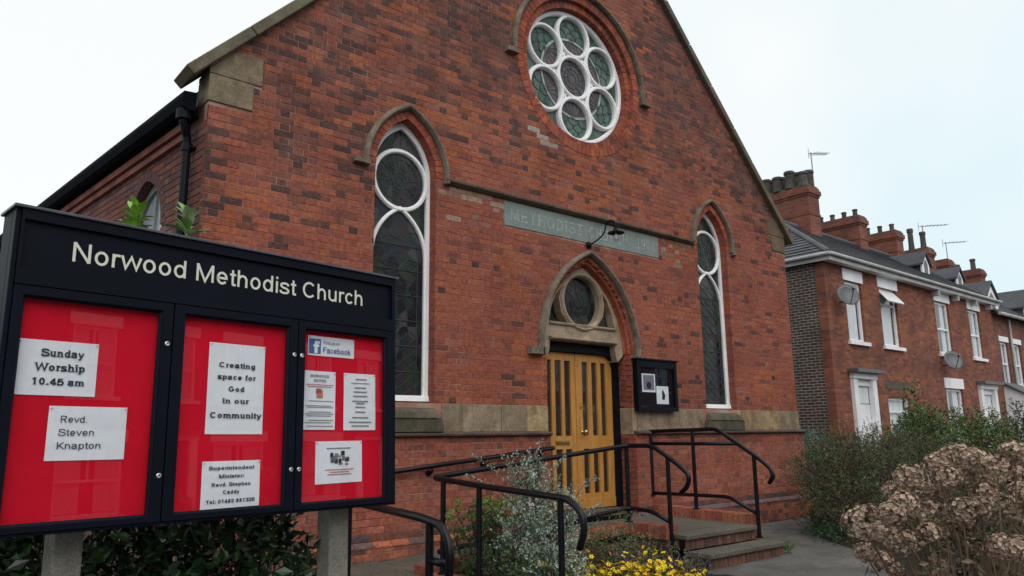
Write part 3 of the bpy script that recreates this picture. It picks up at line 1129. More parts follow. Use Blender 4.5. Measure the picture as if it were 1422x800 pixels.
# sloping weathering bricks on top of the base
mb = MB()
x = -HW - 0.08
while x < HW + 0.08:
    x2 = min(x + 0.225, HW + 0.08)
    if x2 < -DHW or x > DHW:
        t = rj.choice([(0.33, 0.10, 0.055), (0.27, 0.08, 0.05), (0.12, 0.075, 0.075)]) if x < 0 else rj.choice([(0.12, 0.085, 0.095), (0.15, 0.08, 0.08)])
        mb.hexa([(x, -0.108, 0.325), (x2 - 0.008, -0.108, 0.325), (x2 - 0.008, -0.04, 0.325), (x, -0.04, 0.325),
                 (x, -0.104, 0.34), (x2 - 0.008, -0.104, 0.34), (x2 - 0.008, -0.046, 0.382), (x, -0.046, 0.382)], t)
    x = x2
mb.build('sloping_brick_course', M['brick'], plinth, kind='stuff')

# --- voussoirs
def ring_bricks(mb, centre, R0, R1, a0, a1, n, y0, y1, clip=None, rr=None):
    for i in range(n):
        t0 = a0 + (a1 - a0) * i / n
        t1 = a0 + (a1 - a0) * (i + 1) / n
        g = 0.004 / ((R0 + R1) / 2)
        g = g if t1 > t0 else -g
        p = [(centre[0] + R * math.cos(t), centre[1] + R * math.sin(t)) for R, t in ((R0, t0 + g), (R1, t0 + g), (R1, t1 - g), (R0, t1 - g))]
        if clip:
            p = clip_half(p, clip)
        if len(p) < 3:
            continue
        tt = (rr or rnd).choice([(0.31, 0.075, 0.04), (0.27, 0.065, 0.037), (0.34, 0.095, 0.05), (0.21, 0.06, 0.04)])
        mb.prism(p, y0 + rj.uniform(-0.001, 0.001), y1, tt)


def pointed_ring(mb, cx, zs, hw, h, w0, w1, n, y0, y1):
    a = (h * h - hw * hw) / (2 * hw)
    R0, R1 = hw + a + w0, hw + a + w1
    t = math.acos(a / R1) + 0.02
    ring_bricks(mb, (cx + a, zs), R0, R1, math.pi, math.pi - t, n, y0, y1, lambda p: cx - 0.003 - p[0])
    ring_bricks(mb, (cx - a, zs), R0, R1, 0, t, n, y0, y1, lambda p: p[0] - cx - 0.003)


def hood_profile(w, d):
    return [(-w / 2, 0.006), (-w / 2, -d * 0.55), (-w * 0.2, -d), (w * 0.25, -d), (w / 2, -d * 0.5), (w / 2, 0.006)]


# windows ---------------------------------------------------------------
def lancet(c):
    vs = MB()
    pointed_ring(vs, c, WZS, WHW, WH, 0.0, 0.115, 12, -0.006, 0.15)
    vs.build('arch_brickwork', M['brick'], wall, kind='stuff')
    hd = MB()
    path = [(c - 0.56, 4.52)] + arch(c, 4.56, 0.56, 0.83, 0, 14) + [(c + 0.56, 4.52)]
    hd.sweep(path, hood_profile(0.07, 0.08))
    if c < 0:
        hd.box(c - 0.72, c - 0.525, -0.078, 0.0, 4.525, 4.585)
    else:
        hd.box(c + 0.525, c + 0.64, -0.078, 0.0, 4.50, 4.555)
    hd.build('hood_mould', M['stone_hood'], wall, bevel=0.006)
    win = MB()
    w = 0.055
    oc = arch(c, WZS, WHW - 0.002, WH - 0.004, -0.001)
    ic = arch(c, WZS, WHW - w, WH - w * 1.6, 0)
    outl = [(c - WHW + 0.002, WB)] + oc + [(c + WHW - 0.002, WB)]
    inl = [(c - WHW + w, WB + 0.07)] + ic + [(c + WHW - w, WB + 0.07)]
    plate([outl, inl], 0.128, 0.20, win)
    win.sweep([(c - WHW, WB + 0.035), (c + WHW, WB + 0.035)], [(-0.03, 0.19), (-0.03, 0.108), (0.03, 0.115), (0.034, 0.19)])
    fr = win.build('window_frame', M['white'], church)
    rp = [(-0.028, 0.20), (-0.028, 0.135), (-0.014, 0.117), (0.014, 0.117), (0.028, 0.135), (0.028, 0.20)]
    t = MB()
    t.sweep(circle(c, 4.50, 0.365, 44), rp, closed=True)
    t.build('tracery_ring', M['white'], fr, smooth=False)
    t = MB()
    t.sweep([(c - 0.372, WB + 0.05)] + arch(c, 3.55, 0.372, 0.60, 0, 12) + [(c + 0.372, WB + 0.05)],
            [(o, y - 0.004) for o, y in [(-0.022, 0.20), (-0.022, 0.139), (-0.01, 0.127), (0.01, 0.127), (0.022, 0.139), (0.022, 0.20)]])
    t.build('tracery_arch', M['white'], fr)
    g = MB()
    plate([[(c - WHW, WB)] + arch(c, WZS, WHW, WH) + [(c + WHW, WB)]], 0.165, 0.175, g)
    gl = g.build('glass', M['glass_lancet'], fr)
    # leading: horizontal bands, border lines, diamonds below, flower in the circle
    ld = MB()
    def bar(p, q, r=0.005, y=0.161):
        ld.tube([(p[0], y, p[1]), (q[0], y, q[1])], r, 4, caps=False)
    for k in range(6):
        z = 2.20 + k * 0.30
        bar((c - 0.34, z), (c + 0.34, z), 0.006)
    for sx in (-0.27, 0.27):
        bar((c + sx, WB + 0.07), (c + sx, 3.75), 0.0045)
    z = 1.95
    step = 0.135
    for k in range(-3, 22):
        for sgn in (1, -1):
            zz0 = 1.93 + k * step
            p = [c - 0.27, zz0] if sgn > 0 else [c + 0.27, zz0]
            q = [c + 0.27, zz0 + 0.405] if sgn > 0 else [c - 0.27, zz0 + 0.405]
            top = 2.75 if c < 0 else 3.95
            lo = 1.93
            if q[1] <= lo or p[1] >= top:
                continue
            if p[1] < lo:
                tt = (lo - p[1]) / (q[1] - p[1])
                p = [p[0] + (q[0] - p[0]) * tt, lo]
            if q[1] > top:
                tt = (top - p[1]) / (q[1] - p[1])
                q = [p[0] + (q[0] - p[0]) * tt, top]
            bar(p, q, 0.0028, 0.1625)
    rl = random.Random(int(c * 10) + 60)
    for k in range(7):                                     # irregular drapery-like leads higher up
        z0 = 2.85 + k * 0.16
        pts = [(c - 0.27 + 0.135 * j, z0 + rl.uniform(-0.09, 0.09)) for j in range(5)]
        for a_, b_ in zip(pts[:-1], pts[1:]):
            bar(a_, b_, 0.0035)
    for k in range(8):
        a_ = 2 * math.pi * k / 8
        bar((c + 0.10 * math.cos(a_), 4.5 + 0.10 * math.sin(a_)), (c + 0.34 * math.cos(a_ + 0.15), 4.5 + 0.34 * math.sin(a_ + 0.15)), 0.004)
        ld.sweep(circle(c + 0.20 * math.cos(a_ + 0.4), 4.5 + 0.20 * math.sin(a_ + 0.4), 0.055, 10), [(-0.003, 0.164), (-0.003, 0.158), (0.003, 0.158), (0.003, 0.164)], closed=True)
    for r_ in (0.05, 0.10, 0.27):
        ld.sweep(circle(c, 4.5, r_, 24), [(-0.0035, 0.164), (-0.0035, 0.158), (0.0035, 0.158), (0.0035, 0.164)], closed=True)
    for k in range(5):
        bar((c - 0.24 + k * 0.12, 4.9), (c - 0.12 + k * 0.07, 5.12), 0.004)
    ld.build('leading', M['lead'], fr, kind='stuff')
    # stone sill
    s = MB()
    s.hexa([(c - 0.47, -0.10, 1.665), (c + 0.47, -0.10, 1.665), (c + 0.47, 0.13, 1.665), (c - 0.47, 0.13, 1.665),
            (c - 0.425, -0.07, 1.745), (c + 0.425, -0.07, 1.745), (c + 0.415, 0.13, 1.86), (c - 0.415, 0.13, 1.86)])
    s.hexa([(c - 0.52, -0.075, 1.512), (c + 0.52, -0.075, 1.512), (c + 0.52, 0.0, 1.512), (c - 0.52, 0.0, 1.512),
            (c - 0.49, -0.085, 1.662), (c + 0.49, -0.085, 1.662), (c + 0.49, 0.0, 1.662), (c - 0.49, 0.0, 1.662)])
    s.build('window_sill', M['stone_dark'], church, bevel=0.008)


for c in (-WX, WX):
    lancet(c)

# round window ------------------------------------------------------------
vs = MB()
ring_bricks(vs, (0, RZ), RR, RR + 0.113, 0, 2 * math.pi, 72, 0.055, 0.22)
ring_bricks(vs, (0, RZ), RR + 0.1150, RR + 0.235, 0, 2 * math.pi, 82, -0.006, 0.10)
vs.build('arch_brickwork', M['brick'], wall, kind='stuff')
hd = MB()
path = [(-1.35, 6.70)] + circle(0, RZ, 1.35, 40, math.pi, 0, False) + [(1.35, 6.70)]
hd.sweep(path, [(-o, y) for o, y in hood_profile(0.07, 0.08)])
for sx in (-1, 1):
    a_, b_ = sorted((sx * 1.30, sx * 1.50))
    hd.box(a_, b_, -0.085, 0.0, 6.655, 6.725)
hd.build('hood_mould', M['stone_hood'], wall, bevel=0.006)
RD = 0.05
rose = MB()
rose.sweep(circle(0, RZ, 1.015, 64), [(-0.035, 0.24), (-0.035, 0.165), (-0.02, 0.145), (0.02, 0.145), (0.034, 0.165), (0.034, 0.24)], closed=True)
rosef = rose.build('round_window_frame', M['white'], church)
cents = [(0, RZ)] + [(0.675 * math.cos(math.radians(90 + 60 * k)), RZ + 0.675 * math.sin(math.radians(90 + 60 * k))) for k in range(6)]
for i, (cx, cz) in enumerate(cents):
    t = MB()
    dy = 0.0015 * i
    t.sweep(circle(cx, cz, 0.325, 40), [(-0.03, 0.24), (-0.03, 0.168 - dy), (-0.014, 0.142 - dy), (0.014, 0.142 - dy), (0.03, 0.168 - dy), (0.03, 0.24)], closed=True)
    t.build('tracery_ring', M['white'], rosef)
for k in range(6):                                          # little cusps that close the gaps between rings
    a_ = math.radians(60 + 60 * k)
    p = (0.39 * math.cos(a_), RZ + 0.39 * math.sin(a_))
    t = MB().prism([(p[0] + 0.055 * math.cos(a_ + math.pi + j * 2 * math.pi / 3), p[1] + 0.055 * math.sin(a_ + math.pi + j * 2 * math.pi / 3)) for j in range(3)], 0.175, 0.24)
    t.build('tracery_spandrel', M['white'], rosef)
g = MB()
plate([circle(0, RZ, RR, 64), circle(0, RZ, 0.655, 48)], 0.215, 0.225, g)
g.build('green_glass', M['glass_rose_green'], rosef)
g = MB()
plate([circle(0, RZ, 0.60, 48)], 0.215, 0.225, g)
g.build('purple_glass', M['glass_rose_purple'], rosef)
g = MB()
plate([circle(0, RZ, 0.655, 48), circle(0, RZ, 0.60, 48)], 0.214, 0.226, g)
g.build('pale_glass_ring', M['lead_pale'], rosef)
ld = MB()
lp = [(-0.0045, 0.216), (-0.0045, 0.208), (0.0045, 0.208), (0.0045, 0.216)]
for r_ in (0.60, 0.655):
    ld.sweep(circle(0, RZ, r_, 48), lp, closed=True)
for r_ in (0.08, 0.16, 0.23):
    ld.sweep(circle(0, RZ, r_, 24), lp, closed=True)
for k in range(12):
    a_ = math.radians(30 * k)
    ld.tube([(0.10 * math.cos(a_), 0.212, RZ + 0.10 * math.sin(a_)), (0.29 * math.cos(a_ + 0.2), 0.212, RZ + 0.29 * math.sin(a_ + 0.2))], 0.004, 4, caps=False)
for (cx, cz) in cents[1:]:
    an = math.atan2(cz - RZ, cx)
    er = (math.cos(an), math.sin(an))
    et = (-er[1], er[0])
    for row, (u0, ts) in enumerate(((-0.02, (-0.21, 0.0, 0.21)), (0.07, (-0.105, 0.105)), (0.16, (-0.21, 0.0, 0.21)))):
        for t_ in ts:                                           # fish-scale leads
            run = []
            for q in range(13):
                b_ = -math.pi / 2 + math.pi * q / 12
                u, v_ = u0 + 0.10 * math.cos(b_), t_ + 0.105 * math.sin(b_)
                if math.hypot(u, v_) < 0.30:
                    run.append((cx + er[0] * u + et[0] * v_, cz + er[1] * u + et[1] * v_))
                elif len(run) > 1:
                    ld.sweep(run, lp)
                    run = []
                else:
                    run = []
            if len(run) > 1:
                ld.sweep(run, lp)
    for k in range(5):
        b_ = an + math.pi + (k - 2) * 0.35
        ld.tube([(cx, 0.212, cz), (cx + 0.29 * math.cos(b_), 0.212, cz + 0.29 * math.sin(b_))], 0.004, 4, caps=False)
ld.build('leading', M['lead'], rosef, kind='stuff')

# doorway -----------------------------------------------------------------
vs = MB()
pointed_ring(vs, 0, DZS, DHW, DH, 0.054, 0.115, 26, -0.005, 0.20)
vs.build('arch_brickwork', M['brick'], wall, kind='stuff')
jb = MB()
for k in range(int((DZS - 0.40) / PITCH)):
    z = 0.40 + k * PITCH
    if 1.45 < z < 1.82:
        continue
    for sx in (-1, 1):
        a_, b_ = sorted((sx * (DHW - 0.001), sx * (DHW + 0.05)))
        tt = rj.choice(PAL[:3] + PMID)
        jb.box(a_, b_, 0.112, 0.195, z, z + PITCH - JT, tt)
        tt = rj.choice(PAL[:3] + PMID)
        jb.box(a_, b_, 0.203, 0.30, z, z + PITCH - JT, tt)
jb.build('jamb_brickwork', M['brick'], wall, kind='stuff')
for sx in (-1, 1):
    a_, b_ = sorted((sx * (DHW - 0.004), sx * (DHW + 0.10)))
    MB().box(a_, b_, 0.0, 0.30, 1.46, 1.838, (0.33, 0.24, 0.15)).build('stone_block', M['stone_tint'], wall, bevel=0.006)
am = MB()
for o_, y_ in ((0.028, 0.03), (0.012, 0.10)):
    am.sweep([(-DHW - o_, DZS)] + arch(0, DZS, DHW, DH, o_, 22)[1:-1] + [(DHW + o_, DZS)],
             [(-0.026, y_ + 0.09), (-0.026, y_ + 0.02), (-0.016, y_ + 0.003), (0.0, y_), (0.016, y_ + 0.006), (0.026, y_ + 0.02), (0.026, y_ + 0.09)], col=(0.27, 0.068, 0.038))
am.build('arch_moulding', M['brick'], wall)
hd = MB()
hd.sweep([(-0.955, 2.50)] + arch(0, DZS, DHW + 0.125, DH + 0.155, 0, 18) + [(0.955, 2.50)], hood_profile(0.074, 0.10))
hd.box(-1.17, -0.91, -0.10, 0.0, 2.50, 2.60)
hd.box(0.905, 1.02, -0.10, 0.0, 2.50, 2.60)
hd.build('door_hood_mould', M['stone_hood'], wall, bevel=0.008)
# stone tympanum
ty = MB()
OC = (-0.0, 3.33)
spandL = clip_half(clip_half([(p[0] + 0.0, p[1]) for p in [(-0.66, 3.0), (-0.30, 3.0), (-0.42, 3.15), (-0.455, 3.33), (-0.41, 3.50), (-0.52, 3.38), (-0.61, 3.2)]], lambda p: 1), lambda p: 1)
spandR = [(-p[0], p[1]) for p in spandL]
tyo = [(-DHW + 0.012, 2.62)] + [(-DHW + 0.012, 2.60), (-0.70, 2.50), (-0.66, 2.60), (-0.645, 2.74), (0.645, 2.74), (0.66, 2.60), (0.70, 2.50), (DHW - 0.012, 2.60)] + list(reversed(arch(0, DZS, DHW - 0.012, DH - 0.02, 0, 14)))
plate([tyo, circle(OC[0], OC[1], 0.395, 40), spandL, spandR], 0.13, 0.30, ty)
tyb = ty.build('tympanum', M['stone_pale'], church, bevel=0.006)
t = MB()
t.sweep(circle(OC[0], OC[1], 0.40, 44), [(-0.050, 0.27), (-0.045, 0.20), (-0.028, 0.12), (-0.008, 0.098), (0.018, 0.10), (0.042, 0.135), (0.045, 0.27)], closed=True)
t.build('oculus_ring', M['stone_pale'], tyb, smooth=False)
t = MB()
t.sweep([(-0.66, 2.765), (0.66, 2.765)], [(-0.02, 0.20), (-0.02, 0.10), (0.0, 0.075), (0.022, 0.075), (0.03, 0.125), (0.03, 0.20)])
t.sweep([(-0.66, 2.985), (0.66, 2.985)], [(-0.025, 0.20), (-0.025, 0.10), (0.0, 0.09), (0.012, 0.12), (0.012, 0.20)])
t.build('transom_moulding', M['stone_pale'], tyb, bevel=0.004)
g = MB()
plate([circle(OC[0], OC[1], 0.385, 32)], 0.225, 0.235, g)
g.box(-0.70, 0.70, 0.26, 0.27, 2.97, 3.62)
g.build('glass', M['glass_lancet'], tyb)
ld = MB()
lp2 = [(-0.004, 0.226), (-0.004, 0.219), (0.004, 0.219), (0.004, 0.226)]
for r_ in (0.06, 0.13, 0.24):
    ld.sweep(circle(OC[0], OC[1], r_, 20), lp2, closed=True)
for k in range(8):
    a_ = math.pi * k / 4 + 0.2
    ld.tube([(OC[0] + 0.06 * math.cos(a_), 0.222, OC[1] + 0.06 * math.sin(a_)), (OC[0] + 0.32 * math.cos(a_), 0.222, OC[1] + 0.32 * math.sin(a_))], 0.0035, 4, caps=False)
ld.build('leading', M['lead'], tyb, kind='stuff')
# black door frame with shouldered corners
fo = [(-0.826, 0.42), (-0.826, 2.735), (0.826, 2.735), (0.826, 0.42)]
fi = [(0.735, 0.42), (0.735, 2.42), (0.70, 2.52), (0.62, 2.585), (0.50, 2.61), (-0.50, 2.61), (-0.62, 2.585), (-0.70, 2.52), (-0.735, 2.42), (-0.735, 0.42)]
fr = plate([fo + fi], 0.235, 0.36).build('door_frame', M['black'], church, bevel=0.006)
MB().box(-0.83, 0.83, 0.30, 0.42, 0.40, 2.74).build('porch_interior', M['room_dark'], church) if False else None


def leaf(x0, x1, slots, name_y):
    lo = [(x0, 0.455), (x1, 0.455), (x1, 2.60), (x0, 2.60)]
    hs = []
    for (a, b) in slots:
        hs.append([(a, 1.45), (b, 1.45), (b, 2.49), (a, 2.49)])
        hs.append([(a, 0.66), (b, 0.66), (b, 1.27), (a, 1.27)])
    d = plate([lo] + hs, 0.300, 0.345).build('door', M['oak'], church, bevel=0.004)
    for hh in hs:
        a, z0, b, z1 = hh[0][0], hh[0][1], hh[2][0], hh[2][1]
        bead = MB()
        bead.sweep([(a, z0), (b, z0), (b, z1), (a, z1)], [(0.0, 0.312), (0.0, 0.335), (0.008, 0.335), (0.008, 0.318)], closed=True)
        MB().box(a - 0.004, b + 0.004, 0.328, 0.334, z0 - 0.004, z1 + 0.004).build('glass_slot', M['dark_glass'], d)
    return d


dl = leaf(-0.735, -0.003, [(-0.58, -0.48), (-0.41, -0.29), (-0.23, -0.11)], 0)
dr = leaf(0.003, 0.735, [(0.12, 0.23), (0.315, 0.425), (0.505, 0.61)], 0)
for dd, s_ in ((dl, -1), (dr, 1)):
    rl = MB()
    rl.box(min(s_ * 0.735, s_ * 0.06), max(s_ * 0.735, s_ * 0.06), 0.290, 0.2995, 0.46, 0.585)
    rl.build('kick_rail', M['oak'], dd, bevel=0.003)
sb = MB()
sb.box(-0.018, 0.03, 0.288, 0.2995, 0.46, 2.598)
sb.build('cover_strip', M['oak'], dr, bevel=0.003)
kn = MB()
kn.lathe([(0.028, 0.0), (0.028, -0.008), (0.010, -0.012), (0.010, -0.045), (0.030, -0.055), (0.036, -0.075), (0.028, -0.092), (0.01, -0.098)], (0.10, 0.298, 1.50), 16, 'y')
kn.build('door_knob', M['brass'], dr, smooth=True)
kn = MB()
kn.box(0.065, 0.09, 0.290, 0.298, 1.83, 1.90)
kn.lathe([(0.012, 0), (0.014, -0.014), (0.01, -0.018)], (0.078, 0.29, 1.865), 12, 'y')
kn.build('keyhole_plate', M['brass'], dr)
lpb = MB()
lpb.box(-0.42, -0.16, 0.290, 0.2985, 1.33, 1.39)
lpb.box(-0.40, -0.18, 0.286, 0.291, 1.345, 1.375)
lpb.build('letter_plate', M['brass'], dl, bevel=0.002)
MB().box(-0.83, 0.83, 0.36, 0.38, 0.40, 2.74).build('dark_lobby', M['room_dark'], church)
st = MB()
st.box(-0.83, 0.83, 0.06, 0.36, 0.36, 0.447)
st.build('threshold', M['stone_dark'], church, bevel=0.01)

# stone bands, string course, name stone ----------------------------------
rb = random.Random(21)


def band(x0, x1, cuts):
    xs = [x0] + cuts + [x1]
    for a, b in zip(xs[:-1], xs[1:]):
        k = rb.uniform(0.8, 1.15)
        t = (0.33 * k, 0.235 * k, 0.135 * k) if rb.random() > 0.3 else (0.28 * k, 0.215 * k, 0.15 * k)
        MB().box(a + 0.003, b - 0.003, -0.012 + rb.uniform(-0.002, 0.002), 0.03, 1.512, 1.838, t).build('stone_block', M['stone_tint'], wall, bevel=0.006)


band(-5.375, -WX - 0.525, [-4.9, -4.3])
band(-WX + 0.525, -DHW, [-2.22, -1.62, -1.2])
band(DHW + 0.1, WX - 0.525, [1.35, 1.9])
band(WX + 0.525, 5.375, [4.15, 4.75])
for x0, x1 in ((-HW - 0.10, -DHW - 0.004), (DHW + 0.004, HW + 0.10)):
    pc = MB()
    x = x0
    while x < x1 - 0.05:
        x2 = min(x + rb.uniform(0.6, 0.9), x1)
        if x1 - x2 < 0.2:
            x2 = x1
        pc.prismx([(0.0, 1.452), (-0.06, 1.452), (-0.10, 1.468), (-0.105, 1.492), (-0.02, 1.512), (0.0, 1.512)], x + 0.002, x2 - 0.002)
        x = x2
    pc.build('plinth_coping', pmat('plinth_coping_stone', (0.085, 0.055, 0.045), 0.9, n1=(50, 0.3), n2=(4, 0.3), bump=(80, 0.004)), plinth, bevel=0.003)
sc = MB()
sc.sweep([(-2.50, 4.555), (2.50, 4.555)], [(-0.03, 0.008), (-0.03, -0.03), (0.0, -0.08), (0.03, -0.085), (0.055, -0.02), (0.055, 0.008)])
sc.build('string_course', M['stone_dark'], wall, bevel=0.005)
ns = MB()
ns.box(-1.535, 0.05, -0.006, 0.05, 4.175, 4.505)
ns.box(0.054, 1.597, -0.0055, 0.05, 4.175, 4.505)
nst = ns.build('name_stone', M['slate_stone'], wall, bevel=0.003)
for t_, x_, w_ in (("METHODIST", -0.76, 1.36), ("CHURCH", 0.46, 0.84), ("1901", 1.29, 0.44)):
    stroke_text(t_, x_, 4.262, -0.0085, 0.155, w_, w=0.105, serif=True, sp=0.18, name='carved_letter', mat=M['letter_pale'], parent=nst)

# kneelers and copings ----------------------------------------------------
for sx in (-1, 1):
    def mx(pts):
        return [(sx * p[0], p[1]) for p in pts]
    ktop = [(5.375, 5.103), (4.832, 5.103), (4.832, 5.415), (5.10, 5.42), (5.375, 5.16)]
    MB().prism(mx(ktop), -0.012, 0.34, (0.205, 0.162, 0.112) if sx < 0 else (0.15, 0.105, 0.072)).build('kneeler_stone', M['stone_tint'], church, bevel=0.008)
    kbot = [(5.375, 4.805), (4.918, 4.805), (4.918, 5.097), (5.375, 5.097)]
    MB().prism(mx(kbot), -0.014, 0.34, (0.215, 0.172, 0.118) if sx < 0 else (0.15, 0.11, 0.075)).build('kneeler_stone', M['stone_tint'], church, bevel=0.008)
    # coping stones up the slope
    d = Vector((-1, SL)).normalized()
    nn = Vector((SL, 1)).normalized()
    s0 = Vector((5.56, gable_z(HW) - SL * 0.20 + 0.0))
    L = (Vector((0.0, gable_z(0))) - Vector((5.62, gable_z(5.36) - SL * 0.26))).length
    t0 = 0.0
    rc = random.Random(5)
    while t0 < L - 0.05:
        t1 = min(t0 + rc.uniform(0.75, 0.95), L)
        a_, b_ = s0 + d * (t0 + 0.004), s0 + d * (t1 - 0.004)
        for lo, hi, y0, y1 in ((-0.02, 0.09, -0.09, 0.36),):
            q = [a_ + nn * lo, b_ + nn * lo, b_ + nn * hi, a_ + nn * hi]
            v = []
            for y, hh in ((y0, 0.0),):
                pass
            pts = [(sx * p.x, p.y) for p in q]
            MB().prism(pts, y0, y1, (0.13 * rc.uniform(.85, 1.15), 0.112 * rc.uniform(.85, 1.15), 0.088)).build('coping_stone', M['stone_tint'], church, bevel=0.012)
        t0 = t1

# main roof (behind the gable) and side walls ------------------------------
def slope_courses(mb, p0, p1, p2, p3, n, step=0.02, lift=0.0):
    """courses between lower edge p0->p1 and upper edge p3->p2, each with a raised lower lip"""
    p0, p1, p2, p3 = map(Vector, (p0, p1, p2, p3))
    nn = (p1 - p0).cross(p3 - p0).normalized()
    if nn.z < 0:
        nn = -nn
    for i in range(n):
        t, u = i / n, (i + 1) / n
        a, b = p0.lerp(p3, t), p1.lerp(p2, t)
        c, d = p1.lerp(p2, u), p0.lerp(p3, u)
        mb.add([a + nn * (step + lift), b + nn * (step + lift), c + nn * lift, d + nn * lift, a + nn * lift, b + nn * lift],
               [(0, 1, 2, 3), (4, 5, 1, 0)])


SD = Vector((-0.0995, 0.995, 0)).normalized()       # the side wall runs back and slightly out
rf = MB()
A = Vector((-5.47, 0.34, 4.90))
ridge0 = Vector((0, 0.30, gable_z(0) - 0.05))
slope_courses(rf, A, A + SD * 14, ridge0 + Vector((0, 14, 0)), ridge0, 34, 0.02)
slope_courses(rf, Vector((5.62, 0.3, 4.96)), Vector((5.62, 14.2, 4.96)), ridge0 + Vector((0, 14, 0)), ridge0, 34, 0.02)
rf.build('roof', M['slate'], church)
MSIDE = Matrix.Translation(Vector((-5.36, 0.0, 0))) @ Matrix(((SD.x, -SD.y * -1, 0, 0), (SD.y, -SD.x * -1 * -1, 0, 0), (0, 0, 1, 0), (0, 0, 0, 1)))
# local: x along the wall backwards, y = out of the wall to the left (negative) -> frame built explicitly
OUT = Vector((-SD.y, SD.x, 0)).normalized()          # outward (to the left)
MSIDE = Matrix(((SD.x, -OUT.x, 0, -5.36), (SD.y, -OUT.y, 0, 0.0), (0, 0, 1, 0), (0, 0, 0, 1)))
SW = [(1.5, 0.45, 4.0)]
side_open = [(0.80, 0.0), (2.0, 0.0)]


def side_arch(c, n=12):
    return arch(c, 3.72, 0.52, 0.62, 0, n)


sh = []
for c in (1.55, 5.6, 9.4):
    sh.append([(c - 0.52, 1.9)] + side_arch(c) + [(c + 0.52, 1.9)])
smb = plate([[(0.012, 0.0), (13.5, 0.0), (13.5, 4.85), (0.012, 4.85)]] + sh, 0.012, 0.30)
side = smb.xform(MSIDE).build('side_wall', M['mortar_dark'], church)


def exs(c):
    def fn(z):
        if z < 1.9 or z > 3.72 + 0.70:
            return None
        hw = 0.52 if z <= 3.72 else arch_half(z, 3.72, 0.52, 0.62, 0.05)
        return (c - hw, c + hw) if hw > 0.01 else None
    return fn


rs = random.Random(12)
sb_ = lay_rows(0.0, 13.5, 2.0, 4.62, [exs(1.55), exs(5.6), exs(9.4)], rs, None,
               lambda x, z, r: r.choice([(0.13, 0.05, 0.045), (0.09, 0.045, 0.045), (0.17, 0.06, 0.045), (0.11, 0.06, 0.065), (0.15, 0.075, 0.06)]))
mb = MB()
for (poly, t, deep, full, w) in sb_:
    brick_rel(mb, poly, rs.uniform(-0.002, 0.002), 0.11 if deep else 0.03, t)
for c in (1.55, 5.6, 9.4):
    k0 = len(mb.c)
    pointed_ring(mb, c, 3.72, 0.52, 0.62, 0.0, 0.12, 12, -0.006, 0.11)
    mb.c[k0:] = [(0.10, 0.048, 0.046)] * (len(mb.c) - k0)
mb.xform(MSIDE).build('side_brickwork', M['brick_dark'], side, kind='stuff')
for c in (1.55, 5.6, 9.4):
    f_ = plate([[(c - 0.515, 1.9)] + arch(c, 3.72, 0.515, 0.61) + [(c + 0.515, 1.9)], [(c - 0.46, 1.96)] + arch(c, 3.72, 0.46, 0.53) + [(c + 0.46, 1.96)]], 0.10, 0.17)
    f_.box(c - 0.02, c + 0.02, 0.11, 0.16, 1.95, 4.2)
    fo_ = f_.xform(MSIDE).build('window_frame', pmat('grey_painted_frame', (0.2, 0.22, 0.2), 0.6), side)
    g = plate([[(c - 0.5, 1.92)] + arch(c, 3.72, 0.5, 0.6) + [(c + 0.5, 1.92)]], 0.14, 0.15)
    g.xform(MSIDE).build('glass', pmat('frosted_glass', (0.30, 0.36, 0.42), 0.25, n1=(8, 0.15), n2=(2, 0.2)), fo_)
# corbelled eaves, buttresses, soffit
cb = MB()
for z0, z1, o in ((4.515, 4.595, 0.045), (4.60, 4.685, 0.08)):
    x = 0.45
    while x < 13.4:
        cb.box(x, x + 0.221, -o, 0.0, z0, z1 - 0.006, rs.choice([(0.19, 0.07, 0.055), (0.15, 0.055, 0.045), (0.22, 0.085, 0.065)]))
        x += 0.225
cb.xform(MSIDE).build('eaves_corbel', M['brick_dark'], side, kind='stuff')
for c in (3.75, 7.6, 11.4):
    bt = MB()
    for k in range(26):
        z = 2.3 + k * PITCH
        prot = 0.30 if z < 4.1 else 0.30 - (z - 4.1) * 0.9
        if prot < 0.03:
            break
        xs_ = (c - 0.22, c - 0.005, c + 0.22) if k % 2 else (c - 0.22, c - 0.11, c + 0.11, c + 0.22)
        for a_, b_ in zip(xs_[:-1], xs_[1:]):
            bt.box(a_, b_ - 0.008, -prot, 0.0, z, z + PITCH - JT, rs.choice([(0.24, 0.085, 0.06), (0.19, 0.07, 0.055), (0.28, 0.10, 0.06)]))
    bt.xform(MSIDE).build('buttress', M['brick_dark'], side)
gt = MB()
gt.prismx([(0, 0), (0, 0), (0, 0)], 0, 0) if False else None
prof = [(-0.17, 4.82), (-0.15, 4.73), (-0.10, 4.70), (-0.03, 4.70), (-0.02, 4.90), (-0.15, 4.885)]
v = [(0.12, p[0] - 0.05, p[1]) for p in prof] + [(13.6, p[0] - 0.05, p[1]) for p in prof]
n_ = len(prof)
gt.add(v, [tuple(range(n_)), tuple(range(2 * n_ - 1, n_ - 1, -1))] + [(i, (i + 1) % n_, (i + 1) % n_ + n_, i + n_) for i in range(n_)])
gt.box(0.25, 13.5, -0.09, 0.02, 4.69, 4.72)
gt.xform(MSIDE).build('gutter', pmat('matt_black_gutter', (0.006, 0.007, 0.010), 0.9, spec=0.04), church)
dp = MB()
pth = [(0.22, -0.15, 4.72), (0.22, -0.15, 4.60), (0.24, -0.12, 4.53), (0.27, -0.085, 4.47), (0.28, -0.075, 4.38), (0.28, -0.075, 0.1)]
dp.tube(pth, 0.042, 12)
dp.lathe([(0.075, 0.0), (0.075, 0.10), (0.05, 0.0)], (0.22, -0.15, 4.62), 12)
for z in (4.36, 3.2, 1.7):
    dp.lathe([(0.052, -0.04), (0.052, 0.04)], (0.28, -0.075, z), 12)
    dp.box(0.22, 0.34, -0.075, 0.0, z - 0.012, z + 0.012)
